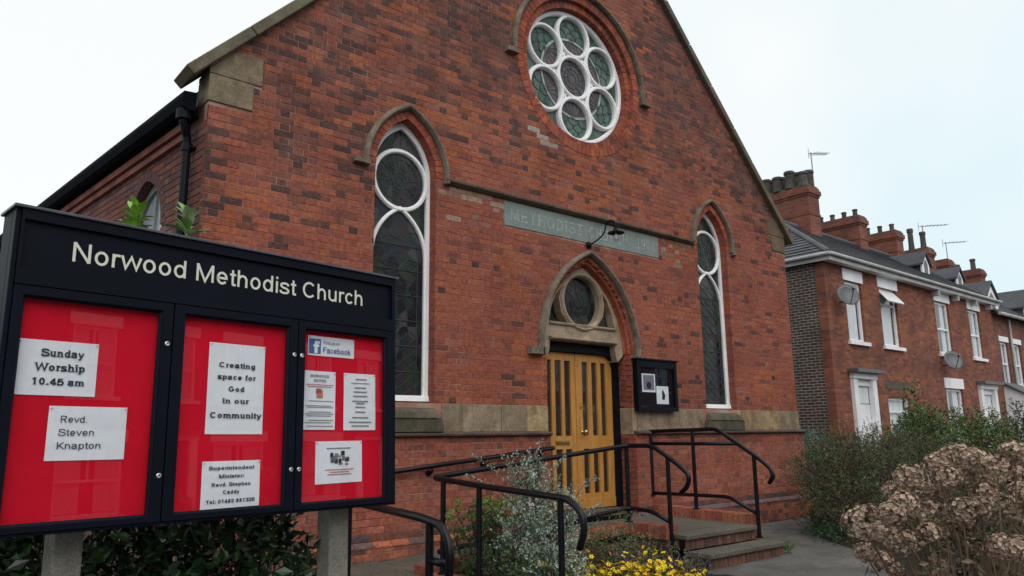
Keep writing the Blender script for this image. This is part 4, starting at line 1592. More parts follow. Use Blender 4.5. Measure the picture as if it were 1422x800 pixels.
dp.xform(MSIDE).build('downpipe', M['black'], church, smooth=False)
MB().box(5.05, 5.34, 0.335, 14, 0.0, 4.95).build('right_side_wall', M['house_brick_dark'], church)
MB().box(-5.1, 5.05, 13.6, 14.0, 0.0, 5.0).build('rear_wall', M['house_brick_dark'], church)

# ------------------------------------------------------------------ landing, ramp and steps
def on_edge_bricks(name, parent, a, b, zt_a, zt_b, h=0.105, wid=0.22, piece=0.075, y_dir=None, y=0.0):
    """row of bricks on edge along a straight line a->b (xy); wid across, h tall; each brick an object sharing one mesh"""
    a, b = Vector(a), Vector(b)
    d = (b - a)
    L = d.length
    d.normalize()
    n = int(L / (piece + 0.01))
    nrm = Vector((-d.y, d.x))
    keys = {}
    for i in range(n):
        t = (i + 0.5) * L / n
        c = a + d * t
        z = zt_a + (zt_b - zt_a) * t / L
        tt = rj.choice([(0.33, 0.105, 0.06), (0.29, 0.085, 0.05), (0.25, 0.075, 0.05), (0.30, 0.12, 0.075)])
        if tt not in keys:
            m_ = MB()
            w2 = (L / n - 0.008) / 2
            m_.box(-w2, w2, -wid / 2, wid / 2, -h, 0, tt)
            me = m_.mesh('brick')
            me.materials.append(M['brick'])
            keys[tt] = me
        o = bpy.data.objects.new('brick', keys[tt])
        COL.objects.link(o)
        o.parent = parent
        o.location = (c.x, c.y, z + rj.uniform(-0.002, 0.002))
        o.rotation_euler = (0, 0, math.atan2(d.y, d.x))


XL, XR = -0.40, 1.14
YR = -0.97
lb = MB()
lb.box(XL + 0.02, XR + 0.10, -1.50, -0.108, -0.05, 0.335)
landing = lb.build('landing', M['concrete'], kind='structure')
# ramp: wedge against the wall
rz = lambda x: 0.18 + (0.335 - 0.18) * max(0, min(1, (x + 3.4) / 3.0))
rm = MB()
rm.hexa([(-3.4, YR + 0.1, 0.0), (XL + 0.018, YR + 0.1, 0.0), (XL + 0.018, -0.109, 0.0), (-3.4, -0.109, 0.0),
         (-3.4, YR + 0.1, 0.178), (XL + 0.018, YR + 0.1, 0.334), (XL + 0.018, -0.109, 0.334), (-3.4, -0.109, 0.178)])
ramp = rm.build('ramp', M['concrete'], kind='structure')
# ramp retaining wall of bricks, landing side wall
def brick_wall_x(parent, x0, x1, yface, zlo, topz, depth, rr, sgn=-1):
    mb = MB()
    z = zlo
    row = 0
    while z < 0.5:
        x = x0 - (0.11 if row % 2 else 0)
        while x < x1:
            a_, b_ = max(x, x0), min(x + 0.217, x1)
            if b_ - a_ > 0.03 and z + PITCH < topz((a_ + b_) / 2) + 0.004:
                t = rr.choice([(0.10, 0.05, 0.045), (0.07, 0.04, 0.04), (0.15, 0.06, 0.045), (0.20, 0.075, 0.055)])
                mb.box(a_, b_, yface + rr.uniform(-0.002, 0.002), yface + depth, z, z + PITCH - JT, t)
            x += 0.225
        z += PITCH
        row += 1
    return mb


rr_ = random.Random(31)
rw = MB().box(-3.40, XL - 0.105, YR - 0.055, YR + 0.095, 0.0, 0.10)
w_ = brick_wall_x(None, -3.40, XL - 0.115, YR - 0.07, -0.02, lambda x: rz(x) - 0.055, 0.1, rr_).build('ramp_wall', M['brick'], ramp, kind='stuff')
rw.build('ramp_wall_core', M['mortar_dark'], ramp)
on_edge_bricks('kerb', ramp, (-3.40, YR + 0.02), (XL - 0.11, YR + 0.02), 0.245, 0.42)
# landing left side: runs out along -y
lw = MB()
z = -0.02
row = 0
while z + PITCH < 0.285:
    y = -1.62 - (0.11 if row % 2 else 0)
    while y < YR + 0.1:
        a_, b_ = max(y, -1.62), min(y + 0.217, YR + 0.1)
        if b_ - a_ > 0.03:
            lw.box(XL - 0.10, XL + 0.0, a_, b_, z, z + PITCH - JT, rr_.choice([(0.10, 0.05, 0.045), (0.07, 0.04, 0.04), (0.15, 0.06, 0.045), (0.19, 0.07, 0.05)]))
        y += 0.225
    z += PITCH
    row += 1
lw.build('landing_wall', M['brick'], landing, kind='stuff')
MB().box(XL - 0.09, XL + 0.018, -1.60, YR + 0.098, 0.0, 0.275).build('landing_wall_core', M['mortar_dark'], landing)
on_edge_bricks('kerb', landing, (XL + 0.005, -1.60), (XL + 0.005, YR - 0.08), 0.43, 0.43, h=0.15)
on_edge_bricks('kerb', landing, (XR + 0.05, -1.68), (XR + 0.05, -0.11), 0.440, 0.475, h=0.15)
rwall = MB()
z = -0.02
while z + PITCH < 0.30:
    y = -1.64
    while y < -0.12:
        rwall.box(XR + 0.06, XR + 0.165, y, min(y + 0.217, -0.11), z, z + PITCH - JT, rr_.choice(PAL[:3] + PMID))
        y += 0.225
    z += PITCH
rwall.build('landing_wall', M['brick'], landing, kind='stuff')
# steps
steps = thing('entrance_steps', 'two stone steps with brick risers leading up to the oak church door', 'steps', ((XL + XR) / 2, -1.8, 0))
def slab(x0, x1, y0, y1, z0, z1):
    mb = MB().box(x0, x1, y0, y1, z0, z1)
    return mb.build('tread', M['concrete'], steps, bevel=0.014)
slab(XL + 0.02, XR - 0.10, -1.79, -1.505, 0.275, 0.335)
slab(XL + 0.0, XR - 0.02, -2.11, -1.795, 0.105, 0.165)
for (x0, x1, yf, z0, z1) in ((XL + 0.04, XR - 0.11, -1.755, 0.168, 0.272), (XL + 0.02, XR - 0.03, -2.075, -0.01, 0.102)):
    n = int((x1 - x0) / 0.083)
    w = (x1 - x0) / n
    keys = []
    for tt in [(0.135, 0.065, 0.048), (0.165, 0.072, 0.05), (0.115, 0.06, 0.046), (0.09, 0.052, 0.042)]:
        m_ = MB().box(0, w - 0.009, 0, 0.10, z0, z1, tt)
        me = m_.mesh('brick', steps.location * 0)
        me.materials.append(M['brick'])
        keys.append(me)
    for i in range(n):
        o = bpy.data.objects.new('brick', rj.choice(keys))
        COL.objects.link(o)
        o.parent = steps
        o.location = (x0 + i * w - steps.location.x, yf + rj.uniform(-.002, .002) - steps.location.y, 0)
    MB().box(x0, x1, yf + 0.012, yf + 0.25, z0, z1 - 0.003).build('riser_mortar', M['mortar_dark'], steps)

# brick kerb round the planting bed by the path
kerb2 = MB().box(-3.38, -3.18, -3.6, YR - 0.12, -0.05, 0.10).build('bed_edging', M['mortar_dark'], kind='structure')
on_edge_bricks('kerb', kerb2, (-3.28, -3.6), (-3.28, YR - 0.09), 0.15, 0.19, h=0.12)
kerb3 = MB().box(-3.50, -3.41, -0.95, -0.52, -0.05, 0.12).build('path_edging', M['mortar_dark'], kind='structure')


# ------------------------------------------------------------------ handrails
def fillet(pts, r=0.09, n=5):
    out = [Vector(pts[0])]
    for i in range(1, len(pts) - 1):
        p, a, b = Vector(pts[i]), Vector(pts[i - 1]), Vector(pts[i + 1])
        d1, d2 = (a - p), (b - p)
        rr = min(r, d1.length * 0.45, d2.length * 0.45)
        s, e = p + d1.normalized() * rr, p + d2.normalized() * rr
        for k in range(n + 1):
            t = k / n
            out.append(s * (1 - t) ** 2 + p * 2 * t * (1 - t) + e * t * t)
    out.append(Vector(pts[-1]))
    return out


def rail_thing(name, label, loc, bars, posts, r=0.0275, pr=0.0262):
    t = thing(name, label, 'handrail', loc, 'black tubular handrails at the church entrance')
    for nm, pts in bars:
        mb = MB()
        mb.tube(fillet(pts), r if nm == 'top_rail' else r * 0.9, 14)
        mb.build(nm, M['black_rail'], t, smooth=True)
    for (x, y, z0, z1) in posts:
        mb = MB()
        mb.tube([(x, y, z0), (x, y, z1)], pr, 14)
        mb.tube([(x, y, z0 - 0.001), (x, y, z0 + 0.012)], pr * 1.8, 14)
        mb.build('post', M['black_rail'], t, smooth=False)
    return t


rail_thing('handrail', 'black tubular handrail on the right of the steps, bracketed to the church wall', (XR, -0.9, 0.4),
           [('top_rail', [(XR, -0.055, 1.50), (XR, -1.20, 1.52), (XR, -1.80, 1.15), (XR, -1.97, 1.02), (XR, -2.00, 0.92), (XR, -1.93, 0.84)]),
            ('middle_rail', [(XR, -0.055, 1.325), (XR, -1.50, 1.325)]),
            ('lower_rail', [(XR, -0.055, 0.63), (XR, -1.33, 0.645), (XR, -1.73, 0.46)])],
           [(XR, -0.055, 0.60, 1.50), (XR, -0.80, 0.46, 1.51), (XR, -1.74, 0.17, 1.19)])
xl = -0.42
rail_thing('handrail', 'long black handrail along the ramp, turning down beside the steps and along the path', (-3.28, YR, 0.2),
           [('top_rail', [(-3.28, -3.0, 0.60), (-3.28, -3.06, 0.72), (-3.28, -3.05, 0.86), (-3.28, -2.90, 0.968), (-3.28, -1.73, 1.02), (-3.28, YR, 1.065),
                          (xl, YR, 1.325), (xl, -1.38, 1.325), (xl, -1.76, 1.11), (xl, -1.90, 1.00), (xl, -1.87, 0.88), (xl, -1.77, 0.80)]),
            ('lower_rail', [(-3.20, YR, 0.36), (xl, YR, 0.585), (xl, -1.33, 0.57), (xl, -1.61, 0.46)])],
           [(xl, YR, 0.42, 1.31), (xl, -1.60, 0.02, 1.20), (-3.28, -1.16, 0.19, 1.04), (-3.28, -1.73, 0.17, 1.01), (-3.28, -2.80, 0.15, 0.965), (-1.9, YR, 0.33, 1.17)])
t = rail_thing('handrail', 'sloping black wall rail fixed to the plinth bricks left of the door', (-2.0, -0.12, 1.1),
               [('top_rail', [(-3.95, -0.13, 1.03), (-0.86, -0.13, 1.30)])], [])
for x in (-3.6, -2.72, -1.95, -1.05):
    z = 1.09 + (x + 3.15) * 0.0915
    mb = MB()
    mb.tube([(x, -0.05, z - 0.07), (x, -0.11, z - 0.075), (x, -0.13, z - 0.055), (x, -0.13, z - 0.01)], 0.011, 8)
    mb.lathe([(0.036, 0.0), (0.036, -0.012)], (x, -0.05, z - 0.07), 12, 'y')
    mb.build('bracket', M['black_rail'], t)
rail_thing('handrail', 'black handrail nearest the notice board, curling down over the path', (-4.42, -2.3, 0.1),
           [('top_rail', [(-4.42, -1.30, 0.945), (-4.42, -2.52, 0.885), (-4.42, -2.80, 0.85), (-4.42, -2.90, 0.70), (-4.42, -2.88, 0.50), (-4.42, -2.84, 0.30)]),
            ('lower_rail', [(-4.42, -2.64, 0.60), (-4.42, -2.87, 0.60)])],
           [(-4.42, -2.64, 0.03, 0.87), (-4.42, -1.42, 0.10, 0.93)], 0.031, 0.030)

# ------------------------------------------------------------------ wall lamp
lamp = thing('wall_lamp', 'black swan neck lamp with glass bulb over the church door', 'lamp', (0.02, 0, 4.14))
mb = MB()
mb.lathe([(0.05, 0.0), (0.05, -0.02), (0.03, -0.035), (0.015, -0.05)], (0.02, -0.006, 4.14), 14, 'y')
mb.build('wall_plate', M['black'], lamp)
mb = MB()
mb.tube(fillet([(0.02, -0.04, 4.14), (0.05, -0.14, 4.18), (0.09, -0.25, 4.26), (0.10, -0.30, 4.42), (0.10, -0.38, 4.44), (0.10, -0.46, 4.40), (0.10, -0.47, 4.29)], 0.06), 0.011, 8)
mb.build('arm', M['black'], lamp, smooth=True)
mb = MB()
mb.lathe([(0.02, 0.05), (0.035, 0.03), (0.045, 0.0), (0.115, -0.018), (0.12, -0.028), (0.05, -0.012)], (0.10, -0.47, 4.26), 20)
mb.build('shade', M['black'], lamp)
mb = MB()
mb.lathe([(0.035, 0.0), (0.05, -0.03), (0.052, -0.08), (0.035, -0.13), (0.01, -0.15)], (0.10, -0.47, 4.245), 14)
mb.build('glass_jar', M['bulb'], lamp, smooth=True)
mb = MB()
mb.lathe([(0.012, 0.0), (0.025, -0.05), (0.022, -0.09), (0.005, -0.10)], (0.10, -0.47, 4.235), 10)
mb.build('bulb', M['white'], lamp, smooth=True)

# ------------------------------------------------------------------ small notice case by the door
case = thing('notice_case', 'small black glazed notice case on the wall right of the church door', 'notice board', (1.3, -0.05, 1.79))
MB().box(0.865, 1.755, -0.055, -0.008, 1.80, 2.52).build('backing', M['board_black'], case)
fr_ = plate([[(0.855, 1.79), (1.765, 1.79), (1.765, 2.53), (0.855, 2.53)], [(0.915, 1.85), (1.705, 1.85), (1.705, 2.43), (0.915, 2.43)]], -0.105, -0.056)
fr_.box(0.835, 1.785, -0.125, -0.010, 2.532, 2.56)
fr_.build('frame', M['board_black'], case, bevel=0.005)
MB().box(0.917, 1.703, -0.085, -0.082, 1.852, 2.428).build('glass', M['pane'], case)
p1 = MB().box(1.00, 1.30, -0.0585, -0.057, 2.07, 2.34)
p1o = p1.build('picture', M['paper'])
tag(p1o, 'paper with a large grey picture, upper left in the notice case by the door', 'paper')
mb = MB().box(1.03, 1.27, -0.0605, -0.0587, 2.10, 2.32)
mb.build('grey_print', M['ink_grey'], p1o, org=Vector((0, 0, 0)))
mb = MB()
mb.lathe([(0.055, 0), (0.055, -0.001)], (1.15, -0.061, 2.17), 12, 'y')
mb.build('dark_print', M['ink'], p1o, org=Vector((0, 0, 0)))
p2o = MB().box(1.32, 1.60, -0.0585, -0.057, 1.90, 2.165).build('picture', M['paper'])
tag(p2o, 'white paper with a small dark figure, lower right in the notice case by the door', 'paper')
mb = MB().prism([(1.44, 1.97), (1.50, 1.96), (1.52, 2.03), (1.49, 2.08), (1.47, 2.12), (1.44, 2.08), (1.45, 2.03)], -0.0605, -0.0587)
mb.build('dark_print', M['ink'], p2o, org=Vector((0, 0, 0)))

# ------------------------------------------------------------------ big notice board (built in its own frame)
bo = Vector((-7.2197, -3.9338, 1.1155))
bd = Vector((0.98939, 0.14512, -0.00646)).normalized()
bu = Vector((0.001043, 0.037369, 0.9993)).normalized()
bn = bu.cross(bd).normalized()          # away from the viewer
MBRD = Matrix(((bd.x, bn.x, bu.x, bo.x), (bd.y, bn.y, bu.y, bo.y), (bd.z, bn.z, bu.z, bo.z), (0, 0, 0, 1)))
board = thing('notice_board', 'large black notice board with white church name and three red glazed panels on concrete posts', 'notice board', matrix=MBRD)
BW, BH = 1.920, 1.260
cs = MB()
cs.box(0.0, BW, 0.052, 0.165, 0.0, BH)
cs.box(0.0, 0.018, 0.004, 0.05, 0.0, BH)
cs.box(BW - 0.018, BW, 0.004, 0.05, 0.0, BH)
cs.box(0.0185, BW - 0.0185, 0.0045, 0.0515, 0.0, 0.012)
cs.build('case', M['board_black'], board, bevel=0.002)
MB().box(-0.012, BW + 0.012, -0.016, 0.178, BH + 0.001, BH + 0.014).build('top_cap', pmat('cap_lit_edge_grey', (0.06, 0.063, 0.08), 0.35), board, bevel=0.003)  # lighter grey than the case: paints in the lit highlight of the top edge
hp = plate([[(0.019, 0.955), (BW - 0.019, 0.955), (BW - 0.019, BH - 0.001), (0.019, BH - 0.001)], [(0.030, 1.018), (BW - 0.032, 1.018), (BW - 0.032, 1.218), (0.030, 1.218)]], -0.006, 0.03)
hpo = hp.build('header_frame', M['board_black'], board, bevel=0.006)
MB().box(0.028, BW - 0.030, 0.012, 0.05, 1.016, 1.220).build('header_panel', M['board_black'], board)
stroke_text("Norwood Methodist Church", 0.208, 1.078, 0.0105, 0.083, 1.492, align='l', w=0.13, name='letter', mat=M['cream_letter'], parent=board)
doors_x = [(0.020, 0.642, 0.054, 0.596), (0.648, 1.279, 0.696, 1.236), (1.285, 1.900, 1.325, 1.852)]
for (a, b, ia, ib) in doors_x:
    d_ = plate([[(a, 0.0135), (b, 0.0135), (b, 0.951), (a, 0.951)], [(ia, 0.037), (ib, 0.037), (ib, 0.915), (ia, 0.915)]], -0.004, 0.022).build('panel_door', M['board_black'], board, bevel=0.006)
    bead = MB()
    bead.sweep([(ia, 0.037), (ib, 0.037), (ib, 0.915), (ia, 0.915)], [(0.0, 0.003), (0.010, 0.012), (0.010, 0.02), (-0.004, 0.02)], closed=True)
    bead.build('glazing_bead', M['board_black'], d_)
    MB().box(ia - 0.005, ib + 0.005, 0.0145, 0.0175, 0.032, 0.920).build('glass', M['pane'], d_)
    MB().box(ia - 0.03, ib + 0.03, 0.044, 0.0515, 0.012, 0.945).build('red_backing', M['red_felt'], board)
for (x, z) in ((0.622, 0.768), (0.624, 0.202), (1.261, 0.769), (1.261, 0.206), (1.304, 0.768), (1.305, 0.206)):
    mb = MB().lathe([(0.011, 0), (0.011, -0.004), (0.008, -0.006), (0.003, -0.005)], (x, -0.0045, z), 14, 'y')
    mb.build('lock', M['chrome'], board)
for (a, b) in ((0.301, 0.413), (1.612, 1.734)):
    ps = MB().box(a, b, 0.168, 0.285, -1.22, 1.0)
    ps.build('post', M['concrete_post'], board, bevel=0.008)

PIN = MB


def sheet_thing(label, x0, x1, z0, z1, rot=0.0, lines=(), mat='paper'):
    """a paper pinned on the red backing; lines are drawn in sheet coordinates"""
    cx, cz = (x0 + x1) / 2, (z0 + z1) / 2
    px = cx + 0.0125 * (cx + 0.815)
    cz = cz + 0.0125 * (cz - 0.223)
    mw = MBRD @ Matrix.Translation(Vector((px, 0.0415, cz))) @ Matrix.Rotation(-rot, 4, 'Y')
    t = thing('paper_notice', label, 'paper notice', matrix=mw, group='papers pinned in the big notice board')
    w, h = (x1 - x0) * 1.012, (z1 - z0) * 1.012
    nx, nz = 10, 10
    mb = MB()
    sd_ = rj.random() * 50
    V = []
    for j in range(nz + 1):
        for i in range(nx + 1):
            x, z = -w / 2 + w * i / nx, -h / 2 + h * j / nz
            V.append((x, -0.0012 - 0.0025 * abs(noise.noise(Vector((x * 7 + sd_, z * 7, 0)))), z))
    F = [(j * (nx + 1) + i, j * (nx + 1) + i + 1, (j + 1) * (nx + 1) + i + 1, (j + 1) * (nx + 1) + i) for j in range(nz) for i in range(nx)]
    mb.add(V, F)
    mb.build('sheet', M[mat], t, smooth=True)
    by = {}
    for ln in lines:
        m_ = by.setdefault(ln[0], MB())
        if ln[1] == 't':
            _, _, txt, x, z, hh, ww, kw = ln
            put_text(m_, txt, x, z, -0.0055, hh, ww, **kw)
        else:
            _, _, a, b, c, d_ = ln
            m_.add([(a, -0.0053, c), (b, -0.0053, c), (b, -0.0053, d_), (a, -0.0053, d_)], [(0, 1, 2, 3)])
    for k, m_ in by.items():
        m_.build('printing', M[k], t, recalc=False)
    for sx in (-1, 1):
        pn = MB().lathe([(0.0035, 0), (0.0035, -0.003), (0.001, -0.004)], (sx * (w / 2 - 0.008), -0.004, h / 2 - 0.008), 8, 'y')
        pn.build('pin', M['chrome'], t)
    return t


B_ = dict(bold=0.075, serif=True)
sheet_thing('white landscape notice reading Sunday Worship 10.45 am, upper one in the left red panel', 0.053, 0.345, 0.525, 0.741, 0.0, [
    ('ink', 't', 'Sunday', 0.015, 0.045, 0.030, 0.158, B_), ('ink', 't', 'Worship', 0.012, -0.012, 0.030, 0.185, B_), ('ink', 't', '10.45 am', 0.008, -0.068, 0.027, 0.195, B_)])
sheet_thing('white landscape notice with three lines of plain type, lower one in the left red panel', 0.184, 0.477, 0.274, 0.485, 0.0, [
    ('ink', 't', 'Revd.', -0.107, 0.042, 0.027, 0.105, dict(bold=0.0, align='l')), ('ink', 't', 'Steven', -0.109, -0.010, 0.027, 0.136, dict(bold=0.0, align='l')),
    ('ink', 't', 'Knapton', -0.112, -0.062, 0.027, 0.168, dict(bold=0.0, align='l'))])
sheet_thing('tall white notice about creating space in our community, in the middle red panel', 0.818, 1.101, 0.376, 0.795, 0.0, [
    ('ink', 't', 'Creating', 0.0, 0.098, 0.024, 0.190, B_), ('ink', 't', 'space for', 0.0, 0.042, 0.024, 0.196, B_), ('ink', 't', 'God', 0.0, -0.014, 0.024, 0.085, B_),
    ('ink', 't', 'in our', 0.0, -0.070, 0.024, 0.135, B_), ('ink', 't', 'Community', 0.004, -0.138, 0.026, 0.262, B_)])
sheet_thing('white notice with five lines of bold type, at the bottom of the middle red panel', 0.815, 1.098, 0.049, 0.256, 0.005, [
    ('ink', 't', 'Superintendent', 0.0, 0.066, 0.016, 0.225, B_), ('ink', 't', 'Minister:', 0.0, 0.029, 0.016, 0.128, B_), ('ink', 't', 'Revd. Stephen', 0.0, -0.008, 0.016, 0.195, B_),
    ('ink', 't', 'Caddy', 0.0, -0.042, 0.016, 0.082, B_), ('ink', 't', 'Tel: 01482 881325', 0.0, -0.082, 0.016, 0.240, B_)])
fbl = [('ink_blue', 'r', -0.142, -0.070, -0.040, 0.036), ('paper', 't', 'f', -0.098, -0.040, 0.064, 0.040, dict(bold=0.07)),
       ('ink_grey', 't', 'Find us on', -0.055, 0.012, 0.018, 0.105, dict(align='l')), ('ink_blue', 't', 'Facebook', -0.058, -0.034, 0.030, 0.180, dict(align='l', bold=0.02))]
sheet_thing('small white sticker with a blue square and blue writing, top of the right red panel', 1.341, 1.629, 0.776, 0.878, 0.0, fbl)
ls = [('ink', 't', 'NORWOOD', 0.0, 0.118, 0.014, 0.115, dict(bold=0.03, serif=True)), ('ink', 't', 'NOTES', 0.0, 0.094, 0.014, 0.075, dict(bold=0.03, serif=True)),
      ('ink_orange', 'r', -0.018, 0.020, 0.012, 0.050), ('ink_red', 'r', -0.022, 0.012, 0.034, 0.060)]
for k, z in enumerate((0.078, 0.068, -0.006, -0.030, -0.038, -0.062, -0.072, -0.082, -0.104, -0.116, -0.134)):
    ls.append(('ink_grey' if k > 1 else 'ink_red', 'r', -0.085 + 0.01 * (k % 3), 0.085 - 0.012 * (k % 2), z, z + 0.0035))
sheet_thing('narrow white newsletter with a small orange picture, left one in the right red panel', 1.319, 1.513, 0.398, 0.696, 0.0, ls)
ls = [('ink_red', 'r', -0.03, 0.045, 0.118, 0.124), ('ink_grey', 'r', -0.06, 0.065, 0.098, 0.102)]
for k, z in enumerate((0.072, 0.050, 0.027, 0.0, -0.012, -0.032, -0.058, -0.088, -0.112, -0.132)):
    w = (0.04, 0.045, 0.05, 0.055, 0.03, 0.035, 0.035, 0.055, 0.075, 0.06)[k]
    ls.append(('ink_grey', 'r', -w + 0.004, w, z, z + 0.006))
sheet_thing('narrow white typed programme, right one in the right red panel', 1.566, 1.774, 0.397, 0.697, 0.008, ls)
ls = [('ink_grey', 'r', -0.08, 0.07, 0.068, 0.073), ('ink_red', 'r', -0.09, 0.09, -0.040, -0.036), ('ink_red', 'r', -0.06, 0.06, -0.052, -0.048), ('ink_red', 'r', -0.075, 0.075, -0.064, -0.060)]
for k in range(16):
    a_ = -0.055 + (k % 5) * 0.022 + rj.uniform(-.006, .006)
    c_ = -0.02 + rj.random() * 0.055
    ls.append((('ink', 'ink_grey', 'ink_grey')[k % 3], 'r', a_, a_ + rj.uniform(.012, .028), c_, c_ + rj.uniform(.008, .025)))
sheet_thing('white landscape notice with a dark sketch, lowest in the right red panel', 1.400, 1.688, 0.130, 0.341, 0.012, ls)

# ------------------------------------------------------------------ terraced houses
def pots(mb_list, root, xs, y0, y1, z, n, r, h, rnd_, tall=None):
    for i in range(n):
        y = y0 + (y1 - y0) * (i + 0.5) / n
        x = xs + rnd_.uniform(-0.04, 0.04)
        hh = h * (1 + rnd_.uniform(-0.25, 0.22)) if tall is None else tall[i]
        mb = MB()
        mb.lathe([(r * 1.0, 0), (r * 1.0, 0.02), (r * 0.86, hh * 0.3), (r * 0.82, hh * 0.80), (r * 1.0, hh * 0.84), (r * 1.02, hh * 0.95), (r * 0.9, hh), (r * 0.65, hh), (r * 0.65, hh * 0.7)], (x, y, z), 12)
        mb.build('chimney_pot', M['pot'], root, smooth=False)


def chimney(root, x0, x1, y0, y1, zb, zt, npots, r, h, rnd_, cornice=True, tall=None, double=False):
    mb = MB()
    mb.box(x0, x1, y0, y1, zb, zt - 0.34)
    mb.box(x0 - 0.03, x1 + 0.03, y0 - 0.03, y1 + 0.03, zt - 0.339, zt - 0.26)
    mb.box(x0 - 0.07, x1 + 0.07, y0 - 0.07, y1 + 0.07, zt - 0.259, zt - 0.10)
    mb.box(x0 - 0.03, x1 + 0.03, y0 - 0.03, y1 + 0.03, zt - 0.099, zt)
    mb.box(x0 - 0.02, x1 + 0.02, y0 - 0.02, y1 + 0.02, zb + (zt - zb) * 0.55, zb + (zt - zb) * 0.55 + 0.07)
    ch = mb.build('chimney', M['chimney_brick'], root)
    fl = MB().box(x0 + 0.01, x1 - 0.01, y0 + 0.01, y1 - 0.01, zt, zt + 0.06)
    fl.build('flaunching', M['stone_dark'], ch)
    if double:
        pots(None, ch, (x0 + x1) / 2 - r * 1.15, y0, y1, zt + 0.04, npots, r, h, rnd_, tall)
        pots(None, ch, (x0 + x1) / 2 + r * 1.15, y0, y1, zt + 0.04, npots, r, h, rnd_, tall)
    else:
        pots(None, ch, (x0 + x1) / 2, y0, y1, zt + 0.04, npots, r, h, rnd_, tall)
    return ch


def house_window(root, x0, x1, z0, z1, yf, style='top', lintel=0.33, sill=True, prj=0.03):
    """white frame in a reveal with glazing, lintel and sill as its pieces"""
    f = MB()
    w = 0.075
    plate([[(x0, z0), (x1, z0), (x1, z1), (x0, z1)], [(x0 + w, z0 + w), (x1 - w, z0 + w), (x1 - w, z1 - w), (x0 + w, z1 - w)]], yf + 0.07, yf + 0.14, f)
    if style == 'sash':
        zm = z0 + (z1 - z0) * 0.48
        f.box(x0 + w, x1 - w, yf + 0.075, yf + 0.13, zm - 0.03, zm + 0.03)
        f.box((x0 + x1) / 2 - 0.018, (x0 + x1) / 2 + 0.018, yf + 0.08, yf + 0.125, zm + 0.03, z1 - w)
    else:
        zm = z0 + (z1 - z0) * 0.72
        f.box(x0 + w, x1 - w, yf + 0.075, yf + 0.13, zm - 0.03, zm + 0.03)
    fr = f.build('window', M['white_far'], root)
    MB().box(x0 + w - .01, x1 - w + .01, yf + 0.10, yf + 0.106, z0 + w - .01, z1 - w + .01).build('pane', M['pane_house'], fr)
    MB().box(x0 + 0.01, x1 - 0.01, yf + 0.235, yf + 0.245, z0 + 0.01, z1 - 0.01).build('dark_room', M['room_dark'], fr)
    ww = x1 - x0 - 2 * w
    parts_ = ((0.0, 0.36), (0.60, 1.0)) if style == 'sash' else ((0.0, 0.97),)
    for (u0, u1) in parts_:
        cm = MB()
        nn_ = 14
        V_ = []
        for i_ in range(nn_ + 1):
            xx = x0 + w + ww * (u0 + (u1 - u0) * i_ / nn_)
            yy = yf + 0.16 + 0.018 * math.sin(i_ * 2.3 + x0) + 0.01 * math.sin(i_ * 5.1)
            V_ += [(xx, yy, z0 + w + 0.02), (xx, yy, z1 - w)]
        cm.add(V_, [(2 * i_, 2 * i_ + 2, 2 * i_ + 3, 2 * i_ + 1) for i_ in range(nn_)])
        cm.build('curtain', M['net_curtain'], fr)
    if style == 'vent':
        v = [(x0 + w, yf + 0.06, z1 - w), (x1 - w, yf + 0.06, z1 - w), (x1 - w, yf - 0.22, zm + 0.05), (x0 + w, yf - 0.22, zm + 0.05)]
        m_ = MB()
        V = [Vector(q) for q in v]
        for a_, b_ in ((0, 1), (1, 2), (2, 3), (3, 0)):
            m_.tube([V[a_], V[b_]], 0.025, 4)
        m_.build('open_vent', M['white_far'], fr)
        m_ = MB().add([tuple(q + Vector((0, 0.01, 0.005))) for q in V], [(0, 1, 2, 3)])
        m_.build('pane', M['net_curtain'], fr)
    if lintel:
        MB().box(x0 - 0.08, x1 + 0.10, yf - 0.02, yf + 0.10, z1 + 0.004, z1 + lintel).build('lintel', M['white_far'], fr)
    if sill:
        MB().box(x0 - 0.09, x1 + 0.11, yf - 0.08, yf + 0.12, z0 - 0.10, z0 - 0.003).build('sill', M['white_far'], fr)
    return fr


def roof_slopes(root, x0, x1, yf, ze, yr, zr, hip_left, mat, n=17, yb=None):
    yb = yb or 2 * yr - yf
    mb = MB()
    xl_ = x0 + (yr - yf) if hip_left else x0
    slope_courses(mb, (x0, yf, ze), (x1, yf, ze), (x1, yr, zr), (xl_, yr, zr), n, 0.022)
    slope_courses(mb, (x0, yb, ze), (x1, yb, ze), (x1, yr, zr), (xl_, yr, zr), n, 0.022)
    if hip_left:
        slope_courses(mb, (x0, yb, ze), (x0, yf, ze), (xl_, yr, zr), (xl_, yr, zr), n, 0.03)
    rf_ = mb.build('roof', mat, root)
    rt = MB()
    rt.tube([(xl_, yr, zr + 0.02), (x1, yr, zr + 0.02)], 0.09, 8)
    if hip_left:
        rt.tube([(x0, yf, ze + 0.03), (xl_, yr, zr + 0.03)], 0.07, 6)
        rt.tube([(x0, yb, ze + 0.03), (xl_, yr, zr + 0.03)], 0.07, 6)
    rt.build('ridge_tiles', mat, rf_)
    return rf_


def wall_with_openings(root, x0, x1, yf, z1, opens, mat, name='front_wall'):
    hs = [[(a, c), (b, c), (b, d), (a, d)] for (a, b, c, d) in opens]
    return plate([[(x0, 0), (x1, 0), (x1, z1), (x0, z1)]] + hs, yf, yf + 0.25).build(name, mat, root)


